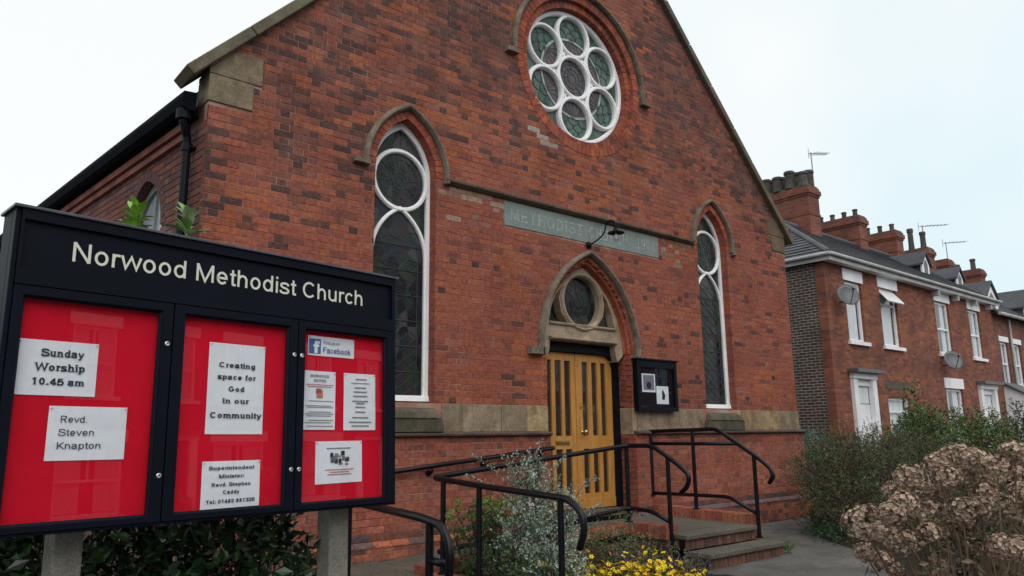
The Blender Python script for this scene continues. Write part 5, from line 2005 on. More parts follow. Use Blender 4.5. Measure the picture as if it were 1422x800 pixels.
def door_surround(root, x0, x1, zt, yf):
    m_ = MB()
    m_.box(x0, x0 + 0.22, yf - 0.10, yf + 0.05, 0.0, zt - 0.16)
    m_.box(x1 - 0.22, x1, yf - 0.10, yf + 0.05, 0.0, zt - 0.16)
    m_.box(x0 - 0.02, x1 + 0.02, yf - 0.13, yf + 0.05, zt - 0.159, zt)
    m_.box(x0 + 0.22, x1 - 0.22, yf + 0.0, yf + 0.10, zt - 0.34, zt - 0.16)
    sr = m_.build('door_surround', M['white_far'], root, bevel=0.01)
    MB().box(x0 - 0.12, x1 + 0.12, yf - 0.30, yf + 0.04, zt + 0.002, zt + 0.09).build('canopy', M['metal_grey'], sr)
    MB().box(x0 + 0.23, x1 - 0.23, yf + 0.06, yf + 0.09, zt - 0.80, zt - 0.35).build('fanlight', M['net_curtain'], sr)
    MB().box(x0 + 0.22, x1 - 0.22, yf + 0.05, yf + 0.10, 0.0, zt - 0.82).build('front_door', M['white_far'], sr)


rh = random.Random(77)
YF = 2.2
ha = thing('terraced_house', 'end terraced house with dark brick side wall, satellite dish and a tilted open window', 'house', (11.15, YF, 0), 'brick terraced houses along the street')
wa = [(12.2, 13.15, 3.86, 5.52), (14.25, 15.35, 3.86, 5.56)]
ga = [(14.1, 15.5, 1.0, 2.40), (12.25, 13.35, 0.0, 2.90)]
wall_with_openings(ha, 11.15, 17.2, YF, 6.0, wa + ga, M['house_brick'])
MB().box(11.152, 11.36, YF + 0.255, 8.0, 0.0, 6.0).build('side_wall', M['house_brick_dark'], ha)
MB().box(11.4, 17.1, 7.8, 8.0, 0.0, 6.0).build('rear_wall', M['house_brick_dark'], ha)
house_window(ha, *wa[0][:2], *wa[0][2:], YF, 'top')
house_window(ha, *wa[1][:2], *wa[1][2:], YF, 'vent')
house_window(ha, *ga[0][:2], *ga[0][2:], YF, 'top', lintel=0)
MB().box(14.0, 15.6, YF - 0.01, YF + 0.1, 2.62, 2.86).build('stone_lintel', M['stone_dark'], ha)
door_surround(ha, 12.0, 13.3, 3.0, YF)
roof_slopes(ha, 10.98, 17.2, 1.95, 6.06, 5.2, 8.22, True, M['tile_grey'])
MB().box(11.05, 17.2, 1.98, YF + 0.02, 5.90, 6.03).build('soffit', M['white_far'], ha)
gm = MB().tube([(10.95, 1.90, 6.04), (17.2, 1.90, 6.04)], 0.05, 8)
gm.tube([(10.95, 1.90, 6.04), (10.95, 7.6, 6.04)], 0.05, 8)
gm.box(11.0, 17.2, 1.955, 1.975, 5.88, 6.03)
gm.box(11.0, 11.02, 1.98, 8.0, 5.88, 6.03)
gm.build('gutter', M['gutter_white'], ha)
chimney(ha, 15.55, 16.25, 4.75, 7.0, 7.4, 9.62, 5, 0.185, 0.56, rh, double=True)

hb = thing('terraced_house', 'terraced house with two tall sash windows and a white pillared doorway, middle of the row', 'house', (17.2, YF, 0), 'brick terraced houses along the street')
wb = [(18.15, 19.25, 3.88, 5.58), (20.95, 21.95, 3.90, 5.58)]
gb = [(18.25, 19.6, 1.0, 2.78), (20.95, 22.4, 0.0, 2.9)]
wall_with_openings(hb, 17.2, 23.2, YF + 0.004, 6.0, wb + gb, M['house_brick'])
house_window(hb, *wb[0], YF, 'sash')
house_window(hb, *wb[1], YF, 'sash')
house_window(hb, *gb[0], YF, 'sash')
door_surround(hb, 20.95, 22.45, 3.0, YF)
roof_slopes(hb, 17.203, 23.4, 1.95, 6.06, 5.2, 8.22, False, M['slate'])
MB().box(17.2, 23.3, 1.98, YF + 0.02, 5.90, 6.03).build('soffit', M['white_far'], hb)
gm = MB().tube([(17.2, 1.90, 6.04), (23.45, 1.90, 6.04)], 0.05, 8)
gm.box(17.2, 23.4, 1.955, 1.975, 5.88, 6.03)
for x in (18.0, 19.6, 21.2, 22.6):
    gm.box(x, x + 0.09, 1.98, YF, 5.70, 5.90)
gm.build('gutter', M['gutter_white'], hb)
chimney(hb, 19.6, 20.2, 5.0, 7.7, 7.4, 9.35, 6, 0.10, 0.30, rh, tall=[.30, .30, .30, .30, .30, .30])
chimney(hb, 22.7, 23.3, 5.0, 7.4, 7.4, 9.30, 5, 0.10, 0.32, rh)


def dormer(root, x, y, zb, w, h, mat=None, grey=False):
    """gabled dormer: triangular white front, slate cheeks and roof running back"""
    m_ = MB().prism([(x - w / 2, zb), (x + w / 2, zb), (x + w / 2, zb + h * 0.45), (x, zb + h), (x - w / 2, zb + h * 0.45)], y, y + 0.06)
    d_ = m_.build('dormer', M['white_far'], root)
    m_ = MB().prism([(x - w / 2 + 0.05, zb - 0.3), (x + w / 2 - 0.05, zb - 0.3), (x + w / 2 - 0.05, zb + h * 0.43), (x, zb + h - 0.05), (x - w / 2 + 0.05, zb + h * 0.43)], y + 0.063, y + 2.2)
    m_.build('cheek', M['metal_grey'] if grey else M['slate'], d_)
    m_ = MB()
    for sx in (-1, 1):
        a_ = (x, zb + h + 0.04)
        b_ = (x + sx * (w / 2 + 0.12), zb + h * 0.45 - 0.05)
        pts = [a_, b_, (b_[0], b_[1] + 0.07), (a_[0], a_[1] + 0.07)]
        if sx < 0:
            pts = pts[::-1]
        m_.prism(pts, y - 0.08, y + 2.2)
    m_.build('dormer_roof', M['slate'], d_)
    m_ = MB().prism([(x - w * 0.22, zb + 0.05), (x + w * 0.22, zb + 0.05), (x + w * 0.22, zb + h * 0.5), (x, zb + h * 0.7), (x - w * 0.22, zb + h * 0.5)], y - 0.02, y - 0.002)
    m_.build('pane', M['metal_grey'], d_)
    return d_


dormer(hb, 21.4, 3.55, 7.1, 0.62, 0.78)
specs = [(23.2, 28.6, 'narrow terraced house just beyond the gutter end, with a white lean-to porch', True),
         (28.6, 34.2, 'far terraced house with a blue grey sided dormer near the right edge', False),
         (34.2, 40.0, 'farthest brick terraced house at the right edge of the picture', False)]
for k, (x0, x1, lab, porch) in enumerate(specs):
    h = thing('terraced_house', lab, 'house', (x0, YF, 0), 'brick terraced houses along the street')
    yf = YF + 0.02 + 0.01 * k
    ups = [(x0 + 0.55, x0 + 1.35, 3.1, 4.66), (x0 + 1.95, x0 + 2.75, 3.1, 4.66), (x0 + 3.4, x0 + 4.2, 3.1, 4.66)]
    gr = [(x0 + 3.0, x0 + 4.3, 0.9, 2.5)]
    wall_with_openings(h, x0, x1, yf, 5.62, ups + gr, M['house_brick2'])
    for u in ups:
        house_window(h, *u, yf, 'sash', lintel=0.20)
    house_window(h, *gr[0], yf, 'sash', lintel=0.2)
    roof_slopes(h, x0 + 0.003, x1, yf - 0.25, 5.65, 5.2, 7.9, False, M['slate'])
    gm = MB().tube([(x0, yf - 0.3, 5.62), (x1, yf - 0.3, 5.62)], 0.065, 8)
    gm.tube([(x0 + 1.62, yf - 0.07, 5.55), (x0 + 1.62, yf - 0.07, 0.1)], 0.045, 8)
    gm.build('gutter', M['gutter_white'] if k == 0 else M['black'], h)
    MB().box(x1 - 0.3, x1, 8.0, 8.2, 0, 5.6).build('rear_wall', M['house_brick_dark'], h)
    MB().prismx([(yf + 0.26, 0), (8.0, 0), (8.0, 5.6), (5.2, 7.8), (yf + 0.26, 5.6)], x0 + 0.01, x0 + 0.2).build('party_wall', M['house_brick_dark'], h)
    if k == 0:
        chimney(h, 25.7, 26.3, 5.0, 7.0, 7.2, 9.05, 4, 0.13, 0.8, rh, tall=[.75, 1.0, .85, .8])
        chimney(h, 28.3, 28.9, 5.2, 7.6, 7.2, 8.95, 1, 0.17, 0.95, rh)
        dormer(h, 24.7, 3.6, 7.0, 0.65, 0.75)
        dormer(h, 24.1, 2.4, 5.75, 1.2, 1.15)
    elif k == 1:
        dormer(h, 28.9, 2.5, 5.8, 1.5, 1.35, grey=True)
        chimney(h, 31.5, 32.1, 5.0, 6.4, 7.2, 8.9, 2, 0.13, 0.5, rh)
    else:
        dormer(h, 36.0, 2.6, 5.8, 1.6, 1.5, grey=True)
    if porch:
        pm = MB()
        pm.prismx([(yf - 0.004, 0.0), (yf - 1.5, 0.0), (yf - 1.5, 2.15), (yf - 0.004, 3.05)], 23.5, 24.9)
        po = pm.build('porch', M['white_far'], h)
        pm = MB()
        pm.hexa([(23.4, yf - 1.62, 2.12), (25.0, yf - 1.62, 2.12), (25.0, yf - 0.006, 3.09), (23.4, yf - 0.006, 3.09),
                 (23.4, yf - 1.62, 2.19), (25.0, yf - 1.62, 2.19), (25.0, yf - 0.006, 3.16), (23.4, yf - 0.006, 3.16)])
        pm.build('porch_roof', M['metal_grey'], po)


def dish(label, x, z, yf):
    t = thing('satellite_dish', label, 'satellite dish', (x, yf, z), 'satellite dishes on the terrace')
    d = Vector((-0.55, -0.75, 0.35)).normalized()
    a = d.cross(Vector((0, 0, 1))).normalized()
    b = d.cross(a)
    c = Vector((x - 0.22, yf - 0.34, z))
    V, F = [], []
    nr, na = 4, 20
    for side_, off in ((0, 0.0), (1, -0.015)):
        for i in range(nr + 1):
            r = 0.29 * i / nr
            for k in range(na):
                an = 2 * math.pi * k / na
                V.append(c + a * r * math.cos(an) + b * r * 1.08 * math.sin(an) + d * (0.09 * (i / nr) ** 2 - 0.05 + off))
    S_ = (nr + 1) * na
    for side_ in (0, 1):
        for i in range(nr):
            for k in range(na):
                l = (k + 1) % na
                F.append((side_ * S_ + i * na + k, side_ * S_ + i * na + l, side_ * S_ + (i + 1) * na + l, side_ * S_ + (i + 1) * na + k))
    for k in range(na):
        l = (k + 1) % na
        F.append((nr * na + k, nr * na + l, S_ + nr * na + l, S_ + nr * na + k))
    MB().add(V, F).build('reflector', M['metal_grey'], t, smooth=True)
    m_ = MB().tube([(x - 0.02, yf - 0.01, z - 0.12), (x - 0.02, yf - 0.2, z - 0.12), c - d * 0.06], 0.025, 8)
    m_.build('bracket', M['metal_grey'], t)
    m_ = MB().tube([c + b * 0.28, c + d * 0.36], 0.014, 6)
    m_.tube([c + d * 0.30, c + d * 0.39], 0.04, 8)
    m_.build('receiver_arm', M['metal_grey'], t)


dish('grey satellite dish beside the first upstairs window of the end house', 11.85, 4.98, YF)
dish('grey satellite dish below the first sash window of the middle house', 18.35, 3.62, YF)


def tv_aerial(label, x, y, z0, z1, boom, n, az, s=1.0):
    t = thing('television_aerial', label, 'aerial', (x, y, z0), 'television aerials on the chimneys')
    MB().tube([(x, y, z0), (x, y, z1)], 0.022 * s, 6).build('mast', M['aerial'], t)
    d = Vector((math.cos(az), math.sin(az), 0.12))
    p = Vector((0 - d.y, d.x, 0)).normalized()
    m_ = MB()
    c = Vector((x, y, z1 - 0.05))
    m_.tube([c - d * boom * 0.15, c + d * boom], 0.014 * s, 5)
    for k in range(n):
        q = c + d * boom * (0.1 + 0.88 * k / (n - 1)) 
        l = 0.2 - 0.06 * k / n
        m_.tube([q - p * l, q + p * l], 0.009 * s, 4)
    m_.tube([c - d * boom * 0.15 - Vector((0, 0, 0.18)), c - d * boom * 0.15 + Vector((0, 0, 0.18))], 0.012 * s, 4)
    m_.build('antenna', M['aerial'], t)


tv_aerial('tall television aerial strapped to the first chimney of the terrace', 16.4, 4.95, 9.1, 11.05, 0.75, 7, -0.3)
tv_aerial('small thin aerial between the second and third chimneys', 21.3, 6.2, 7.9, 9.75, 0.7, 6, -0.35, 0.8)
tv_aerial('aerial on the chimney with four tall pots', 26.2, 5.3, 8.9, 10.2, 1.4, 7, -0.4, 0.9)
tv_aerial('faint aerial beside the single pot chimney', 28.9, 5.4, 8.4, 9.9, 1.2, 6, -0.4, 0.9)

# the row of houses across the street, which the glass of the notice board reflects
for k, (x0, lab) in enumerate(((-7.6, 'left brick house of the row across the street, facing the church'),
                               (-0.4, 'centre left brick house of the row across the street, facing the church'),
                               (6.8, 'centre right brick house of the row across the street, facing the church'),
                               (14.0, 'right brick house of the row across the street, facing the church'),
                               (21.2, 'far right brick house of the row across the street, facing the church'))):
    mt = Matrix.Translation(Vector((x0 + 7.2, -19, 0))) @ Matrix.Rotation(math.pi, 4, 'Z')
    h = thing('brick_house', lab, 'house', matrix=mt, group='houses across the street, behind the viewer')
    ups = [(0.9, 2.1, 3.7, 5.4), (3.0, 4.1, 3.7, 5.4), (5.2, 6.3, 3.7, 5.4)]
    dn = [(0.7, 2.4, 0.9, 2.6), (4.9, 6.5, 0.9, 2.6)]
    wall_with_openings(h, 0, 7.19, 0.0, 6.2, ups + dn, M['house_brick'])
    for u in ups + dn:
        house_window(h, *u, 0.0, 'sash', lintel=0.3)
    door_surround(h, 2.95, 4.25, 2.8, 0.0)
    roof_slopes(h, 0.0, 7.19, -0.3, 6.2, 3.5, 9.2, False, M['slate'], n=8)
    MB().box(0.3, 6.9, 6.8, 7.0, 0, 6.2).build('rear_wall', M['house_brick_dark'], h)

# ------------------------------------------------------------------ plants
def leaf_quad(mb, p, d, up, L, W, col, fold=0.15):
    """pointed leaf of two halves folded along its midrib"""
    d = d.normalized()
    s = d.cross(up)
    if s.length < 1e-3:
        s = d.cross(Vector((1, 0, 0)))
    s.normalize()
    n = s.cross(d)
    a = p
    b = p + d * L * 0.45 + s * W * 0.5 + n * W * fold
    c = p + d * L
    e = p + d * L * 0.45 - s * W * 0.5 + n * W * fold
    m = p + d * L * 0.5
    mb.add([a, b, c, e, m], [(0, 1, 4), (1, 2, 4), (2, 3, 4), (3, 0, 4)], col)


def vcol(base, r, amt=0.25):
    k = 1 + r.uniform(-amt, amt)
    return (base[0] * k, base[1] * k * (1 + r.uniform(-0.06, 0.06)), base[2] * k)


def rand_dir(r, zb=0.0):
    while True:
        v = Vector((r.uniform(-1, 1), r.uniform(-1, 1), r.uniform(-1, 1)))
        if 0.05 < v.length < 1:
            v.normalize()
            v.z += zb
            return v.normalized()


def shrub(name, label, cat, base, clumps, n, L, W, cols, seed, mat='leaf', zb=0.3, group=None, twigs=True, upright=0.0, shell=0.55, twig_col=None):
    """clumps: list of (centre, radii); leaves on short shoots scattered through each clump, thicker near its skin"""
    r = random.Random(seed)
    t = thing(name, label, cat, base, group)
    mb = MB()
    tw = MB()
    tot = sum(c[1][0] * c[1][1] + c[1][2] * c[1][0] for c in clumps)
    for (c, rad) in clumps:
        c = Vector(c)
        k = int(n * (rad[0] * rad[1] + rad[2] * rad[0]) / tot / 5)
        if twigs:
            b0 = Vector(base) + Vector((r.uniform(-.1, .1), r.uniform(-.1, .1), 0))
            mid = b0.lerp(c, 0.5) + Vector((r.uniform(-.08, .08), r.uniform(-.08, .08), 0.05))
            tw.tube([b0, mid, c], [0.018, 0.012, 0.006], 5)
        for i in range(k):
            dv = rand_dir(r)
            rr = (shell + (1 - shell) * r.random()) ** 0.8
            wob = 1 + 0.28 * noise.noise(Vector((dv.x * 2.3 + c.x, dv.y * 2.3 + c.y, dv.z * 2.3 + seed)))
            p = c + Vector((dv.x * rad[0], dv.y * rad[1], dv.z * rad[2])) * rr * wob
            if p.z < 0.02:
                continue
            ax = (dv + Vector((0, 0, zb + upright)) + rand_dir(r) * 0.5).normalized()
            col = r.choice(cols)
            sl = L * 2.2
            for j in range(5):
                q = p + ax * sl * j / 5
                d = (ax * 0.7 + rand_dir(r) * 0.9).normalized()
                leaf_quad(mb, q, d, rand_dir(r, 0.6), L * r.uniform(0.7, 1.2), W * r.uniform(0.75, 1.15), vcol(col, r))
            if i % 6 == 0 and twigs:
                tw.tube([c.lerp(p, 0.3), p, p + ax * sl], [0.005, 0.003, 0.0015], 3)
    mb.build('foliage', M[mat], t, recalc=False)
    if twigs:
        tw.build('stems', M['bark'] if not twig_col else twig_col, t, recalc=False)
    return t


# dark laurel behind the notice board
rg = random.Random(5)
cl = [((-6.75, -3.15, 0.55), (0.55, 0.45, 0.6)), ((-6.1, -3.1, 0.6), (0.5, 0.45, 0.62)), ((-7.5, -3.1, 0.7), (0.55, 0.45, 0.7)),
      ((-6.5, -2.9, 1.25), (0.6, 0.45, 0.6)), ((-7.3, -2.9, 1.35), (0.6, 0.4, 0.55)), ((-5.78, -3.05, 0.45), (0.28, 0.35, 0.5)), ((-6.0, -2.95, 1.1), (0.3, 0.35, 0.45)),
      ((-7.9, -2.9, 1.2), (0.5, 0.5, 0.9))]
laurel = shrub('laurel_bush', 'dark glossy laurel bush growing behind and below the big notice board', 'bush', (-6.6, -3.1, 0.03), cl, 15000, 0.08, 0.04,
               [(0.014, 0.035, 0.014), (0.02, 0.05, 0.018), (0.012, 0.028, 0.013), (0.03, 0.07, 0.02)], 3, mat='leaf_gloss')


def big_leaf_mesh(L, W, col):
    mb = MB()
    n = 6
    V = []
    for i in range(n + 1):
        t = i / n
        w = W / 2 * math.sin(math.pi * min(1, t * 0.93 + 0.07)) ** 0.75 * (1 if t < 1 else 0.05)
        z = -0.25 * L * t * t
        V += [(-w, L * t, z + w * 0.35), (0, L * t, z), (w, L * t, z + w * 0.35)]
    F = []
    for i in range(n):
        F += [(3 * i, 3 * i + 1, 3 * i + 4, 3 * i + 3), (3 * i + 1, 3 * i + 2, 3 * i + 5, 3 * i + 4)]
    mb.add(V, F, col)
    me = mb.mesh('leaf', recalc=False, smooth=True)
    me.materials.append(M['leaf_gloss'])
    return me


LEAVES = [big_leaf_mesh(1, 0.46, c) for c in ((0.21, 0.40, 0.05), (0.30, 0.48, 0.08), (0.16, 0.33, 0.045))]
PALE = [big_leaf_mesh(1, 0.46, c) for c in ((0.34, 0.42, 0.22), (0.20, 0.34, 0.10), (0.40, 0.46, 0.30))]


def sprig(parent, base, tip, specs_, meshes, r):
    MB().tube([base, Vector(base).lerp(Vector(tip), 0.5) + Vector((0.01, 0, 0)), tip], [0.008, 0.006, 0.003], 6).build('shoot', M['bark'], parent)
    specs_ = list(specs_) + [(r.uniform(0.84, 1.0), r.uniform(0, 6.28), r.uniform(0.2, 1.3), L0 * r.uniform(0.7, 1.0)) for L0 in [q[3] for q in specs_]]
    for (h, az, el, L) in specs_:
        p = Vector(base).lerp(Vector(tip), h)
        o = bpy.data.objects.new('leaf', r.choice(meshes))
        COL.objects.link(o)
        o.parent = parent
        o.location = p - WL[parent.name]
        o.rotation_euler = (el, r.uniform(-0.3, 0.3), az)
        o.scale = (L * 1.1, L * 1.1, L * 1.1)


r2 = random.Random(9)
sprig(laurel, (-6.70, -3.25, 1.9), (-6.66, -3.30, 2.60),
      [(0.80, 0.6, 0.5, 0.10), (0.82, 2.4, 0.4, 0.11), (0.86, 4.2, 0.5, 0.10), (0.90, 5.6, 0.6, 0.10), (0.93, 1.4, 0.9, 0.095), (0.96, 3.4, 0.9, 0.10), (0.98, 0.2, 1.2, 0.09), (1.0, 4.8, 1.2, 0.085), (1.0, 2.2, 1.3, 0.08), (0.76, 3.2, 0.2, 0.09)], LEAVES, r2)
sprig(laurel, (-6.43, -3.25, 1.9), (-6.40, -3.30, 2.60),
      [(0.82, 3.0, 0.3, 0.13), (0.84, 6.0, 0.3, 0.12), (0.88, 4.4, 0.5, 0.13), (0.90, 1.2, 0.5, 0.12), (0.93, 5.5, 0.55, 0.135), (0.96, 2.6, 0.9, 0.12), (0.98, 4.2, 1.0, 0.12), (1.0, 0.6, 1.3, 0.11)], PALE, r2)

# silver shrub in the bed by the ramp
cl = [((-2.62, -1.75, 0.75), (0.26, 0.26, 0.42)), ((-2.52, -1.85, 0.42), (0.32, 0.30, 0.38)), ((-2.66, -1.70, 1.08), (0.19, 0.2, 0.22)),
      ((-2.88, -1.85, 0.50), (0.24, 0.28, 0.40)), ((-2.38, -1.88, 0.78), (0.17, 0.2, 0.25)), ((-2.80, -2.2, 0.28), (0.34, 0.3, 0.28)), ((-2.30, -1.75, 0.42), (0.2, 0.2, 0.30))]
ag = shrub('silver_shrub', 'airy silver green leaved shrub leaning through the black ramp rail', 'shrub', (-2.6, -1.9, 0.05), cl, 9500, 0.032, 0.019,
           [(0.19, 0.25, 0.19), (0.26, 0.33, 0.26), (0.12, 0.18, 0.125), (0.36, 0.41, 0.36)], 6, shell=0.2, upright=0.5)
mb, tw = MB(), MB()
r3 = random.Random(18)
for (a, b) in (((-2.7, -1.8, 0.8), (-3.45, -1.85, 1.30)), ((-2.7, -1.75, 0.7), (-3.35, -1.6, 1.12)), ((-2.6, -1.7, 0.9), (-2.45, -1.65, 1.42)), ((-2.5, -1.7, 0.9), (-2.0, -1.55, 1.25)),
               ((-2.3, -1.9, 0.8), (-1.9, -1.9, 1.05)), ((-2.7, -1.7, 0.9), (-2.95, -1.65, 1.30)), ((-2.2, -1.8, 0.5), (-1.65, -1.7, 0.75))):
    a, b = Vector(a), Vector(b)
    m_ = a.lerp(b, 0.5) + Vector((0, 0, 0.06))
    tw.tube([a, m_, b], [0.006, 0.004, 0.0015], 4)
    for i in range(90):
        t = r3.random() ** 0.8
        q = (a.lerp(m_, t * 2) if t < 0.5 else m_.lerp(b, t * 2 - 1)) + rand_dir(r3) * 0.045 * (1.3 - t)
        leaf_quad(mb, q, rand_dir(r3, 0.4), rand_dir(r3, 0.6), r3.uniform(0.02, 0.032), 0.014, vcol((0.27, 0.32, 0.27), r3, 0.35))
mb.build('arching_leaves', M['leaf'], ag, recalc=False)
tw.build('arching_twigs', M['bark'], ag, recalc=False)

shrub('dark_conifer', 'low dark green shrub with lime tips behind the ramp handrail', 'shrub', (-2.95, -1.35, 0.05),
      [((-3.0, -1.35, 0.40), (0.28, 0.24, 0.38)), ((-2.75, -1.30, 0.35), (0.3, 0.22, 0.32)), ((-3.05, -1.7, 0.25), (0.22, 0.3, 0.24)), ((-2.95, -2.2, 0.2), (0.25, 0.3, 0.22))],
      9000, 0.035, 0.010, [(0.02, 0.055, 0.022), (0.03, 0.075, 0.025), (0.014, 0.038, 0.018), (0.06, 0.12, 0.025)], 14, shell=0.4, upright=0.6)
shrub('lime_leaved_plant', 'bright green leafy plant poking above the dark shrub by the ramp', 'plant', (-2.95, -1.25, 0.05),
      [((-2.85, -1.28, 0.72), (0.16, 0.12, 0.12)), ((-3.22, -1.25, 0.60), (0.07, 0.08, 0.12)), ((-2.6, -1.3, 0.70), (0.14, 0.1, 0.1)), ((-3.16, -1.2, 0.78), (0.04, 0.05, 0.05))],
      1100, 0.04, 0.022, [(0.10, 0.21, 0.03), (0.07, 0.16, 0.03), (0.14, 0.25, 0.05)], 15)

# yellow flowers along the front of the bed
def petal_flower(r_, col, n=6, cc=(0.45, 0.25, 0.02)):
    mb = MB()
    for k in range(n):
        a = 2 * math.pi * k / n
        d = Vector((math.cos(a), math.sin(a), 0.25))
        leaf_quad(mb, Vector((0, 0, 0)), d, Vector((0, 0, 1)), r_, r_ * 0.62, col, 0.1)
    mb.lathe([(r_ * 0.2, -0.002), (r_ * 0.22, 0.004), (r_ * 0.08, 0.008)], (0, 0, 0.003), 7, col=cc)
    me = mb.mesh('flower', recalc=False)
    me.materials.append(M['petal'])
    return me


YF_ = [petal_flower(0.030, (0.78, 0.52, 0.012)), petal_flower(0.026, (0.72, 0.40, 0.012)), petal_flower(0.033, (0.82, 0.62, 0.02)), petal_flower(0.022, (0.75, 0.48, 0.015), 5)]
rfw = random.Random(44)
cl_spots = [(-2.62, -2.14, 46, 'clump of orange yellow daisies at the foot of the hooked rail, left of the others'), (-2.36, -2.30, 60, 'thick clump of yellow daisies at the bottom edge, second from the left'),
            (-2.06, -2.42, 60, 'clump of yellow daisies in the middle of the flower row'), (-1.78, -2.46, 56, 'clump of yellow daisies nearest the stone steps'),
            (-2.86, -2.36, 26, 'sparse clump of orange yellow daisies under the silver shrub, farthest left'), (-2.20, -2.72, 50, 'front clump of yellow daisies, lowest in the middle of the row'), (-1.86, -2.80, 46, 'front clump of yellow daisies, lowest and farthest right')]
for i, (x, y, nf, lab) in enumerate(cl_spots):
    t = thing('yellow_daisy_plant', lab, 'flowers', (x, y, 0.05), 'yellow daisies in the planting bed')
    mb, st_ = MB(), MB()
    for k in range(170):
        p = Vector((x + rfw.gauss(0, .13), y + rfw.gauss(0, .11), rfw.uniform(0.06, 0.24)))
        leaf_quad(mb, p, rand_dir(rfw, 0.8), rand_dir(rfw), rfw.uniform(0.03, 0.055), 0.010, vcol((0.045, 0.08, 0.02), rfw, 0.4))
    for k in range(nf):
        hx, hy = x + rfw.gauss(0, .12), y + rfw.gauss(0, .10)
        hz = 0.245 + rfw.uniform(-0.05, 0.045)
        if k < 5:
            hz += rfw.uniform(0.05, 0.16)
        st_.tube([(x + (hx - x) * 0.5, y + (hy - y) * 0.5, 0.06), (hx, hy, hz)], 0.0018, 3, col=(0.05, 0.08, 0.02), caps=False)
        o = bpy.data.objects.new('flower', rfw.choice(YF_[:3] if i else YF_))
        COL.objects.link(o)
        o.parent = t
        o.location = Vector((hx, hy, hz)) - Vector((x, y, 0.05))
        o.rotation_euler = (rfw.uniform(0.0, 1.0), rfw.uniform(-0.6, 0.3), rfw.uniform(0, 6))
    mb.build('foliage', M['leaf'], t, recalc=False)
    st_.build('stems', M['leaf'], t, recalc=False)
shrub('green_weed', 'feathery green weeds growing against the brick side of the landing', 'weed', (-1.0, -1.4, 0.05),
      [((-1.25, -1.40, 0.34), (0.28, 0.2, 0.26)), ((-0.95, -1.4, 0.40), (0.2, 0.15, 0.22)), ((-1.6, -1.5, 0.30), (0.3, 0.2, 0.26)), ((-1.05, -1.8, 0.2), (0.3, 0.3, 0.18)), ((-1.5, -1.95, 0.26), (0.3, 0.25, 0.22))], 2000, 0.034, 0.013,
      [(0.06, 0.12, 0.035), (0.09, 0.16, 0.05), (0.12, 0.13, 0.06)], 23, shell=0.1, upright=0.6)
shrub('lavender_plant', 'grey green tufted plant with pale tips beside the lower step', 'plant', (-0.85, -2.3, 0.04),
      [((-0.85, -2.25, 0.12), (0.25, 0.25, 0.13)), ((-1.25, -2.3, 0.14), (0.3, 0.25, 0.13)), ((-1.7, -2.1, 0.2), (0.3, 0.25, 0.2))], 1500, 0.035, 0.008,
      [(0.10, 0.12, 0.10), (0.14, 0.15, 0.14), (0.07, 0.09, 0.06), (0.17, 0.15, 0.18)], 29, shell=0.1, upright=0.9)
shrub('step_weed', 'little green weed growing at the right end of the lower step', 'weed', (1.28, -2.02, 0.0),
      [((1.28, -2.02, 0.05), (0.10, 0.08, 0.06))], 260, 0.035, 0.014, [(0.05, 0.11, 0.03), (0.07, 0.14, 0.03)], 31, twigs=False, shell=0.05, upright=0.5)

# right-hand garden
cols_dull = [(0.062, 0.088, 0.034), (0.080, 0.100, 0.040), (0.046, 0.066, 0.028), (0.100, 0.092, 0.045), (0.115, 0.078, 0.048), (0.07, 0.10, 0.03)]
shrub('large_shrub', 'big dull green and brown shrub beside the path at the right corner of the church', 'shrub', (4.0, -1.6, 0.02),
      [((3.6, -1.55, 0.75), (0.85, 0.75, 0.62)), ((4.5, -1.4, 0.85), (0.9, 0.8, 0.68)), ((3.2, -1.9, 0.45), (0.6, 0.6, 0.42)), ((4.2, -2.0, 0.65), (0.9, 0.7, 0.6)), ((3.9, -1.5, 1.15), (0.6, 0.5, 0.36)),
       ((4.9, -1.7, 1.10), (0.6, 0.5, 0.38)), ((3.1, -1.5, 0.85), (0.45, 0.4, 0.4))],
      30000, 0.036, 0.014, cols_dull, 41, shell=0.45, upright=0.4)
shrub('large_shrub', 'spreading olive green shrub behind the dried flower heads', 'shrub', (6.0, -1.8, 0.02),
      [((5.7, -1.7, 0.85), (0.9, 0.7, 0.65)), ((6.6, -1.7, 0.8), (0.9, 0.7, 0.6)), ((6.1, -2.2, 0.6), (1.1, 0.6, 0.55)), ((6.0, -1.6, 1.20), (0.6, 0.4, 0.30)), ((7.3, -1.9, 0.7), (0.8, 0.6, 0.55)),
       ((5.2, -2.7, 0.55), (1.0, 0.6, 0.5)), ((7.0, -2.9, 0.6), (1.2, 0.7, 0.5)), ((3.6, -3.0, 0.4), (0.9, 0.6, 0.36)), ((2.4, -3.6, 0.35), (0.7, 0.5, 0.3))],
      30000, 0.038, 0.015, cols_dull + [(0.035, 0.055, 0.022)], 42, shell=0.45, upright=0.4)
shrub('ground_cover', 'low dark green ground cover at the path edge under the big shrub', 'ground cover plant', (3.1, -1.7, 0.0),
      [((3.1, -1.55, 0.10), (0.5, 0.3, 0.14)), ((2.65, -2.0, 0.10), (0.45, 0.35, 0.13)), ((3.7, -1.15, 0.12), (0.45, 0.25, 0.14))], 3200, 0.035, 0.015,
      [(0.022, 0.06, 0.026), (0.03, 0.075, 0.03), (0.018, 0.045, 0.02)], 45, twigs=False, shell=0.1)
shrub('low_plant', 'small leafy plants at the foot of the church corner', 'plant', (5.2, -0.35, 0.0),
      [((5.1, -0.42, 0.14), (0.3, 0.16, 0.15)), ((5.7, -0.3, 0.2), (0.4, 0.25, 0.22))], 900, 0.05, 0.022, [(0.05, 0.09, 0.035), (0.10, 0.07, 0.05), (0.07, 0.10, 0.045)], 47, shell=0.1)
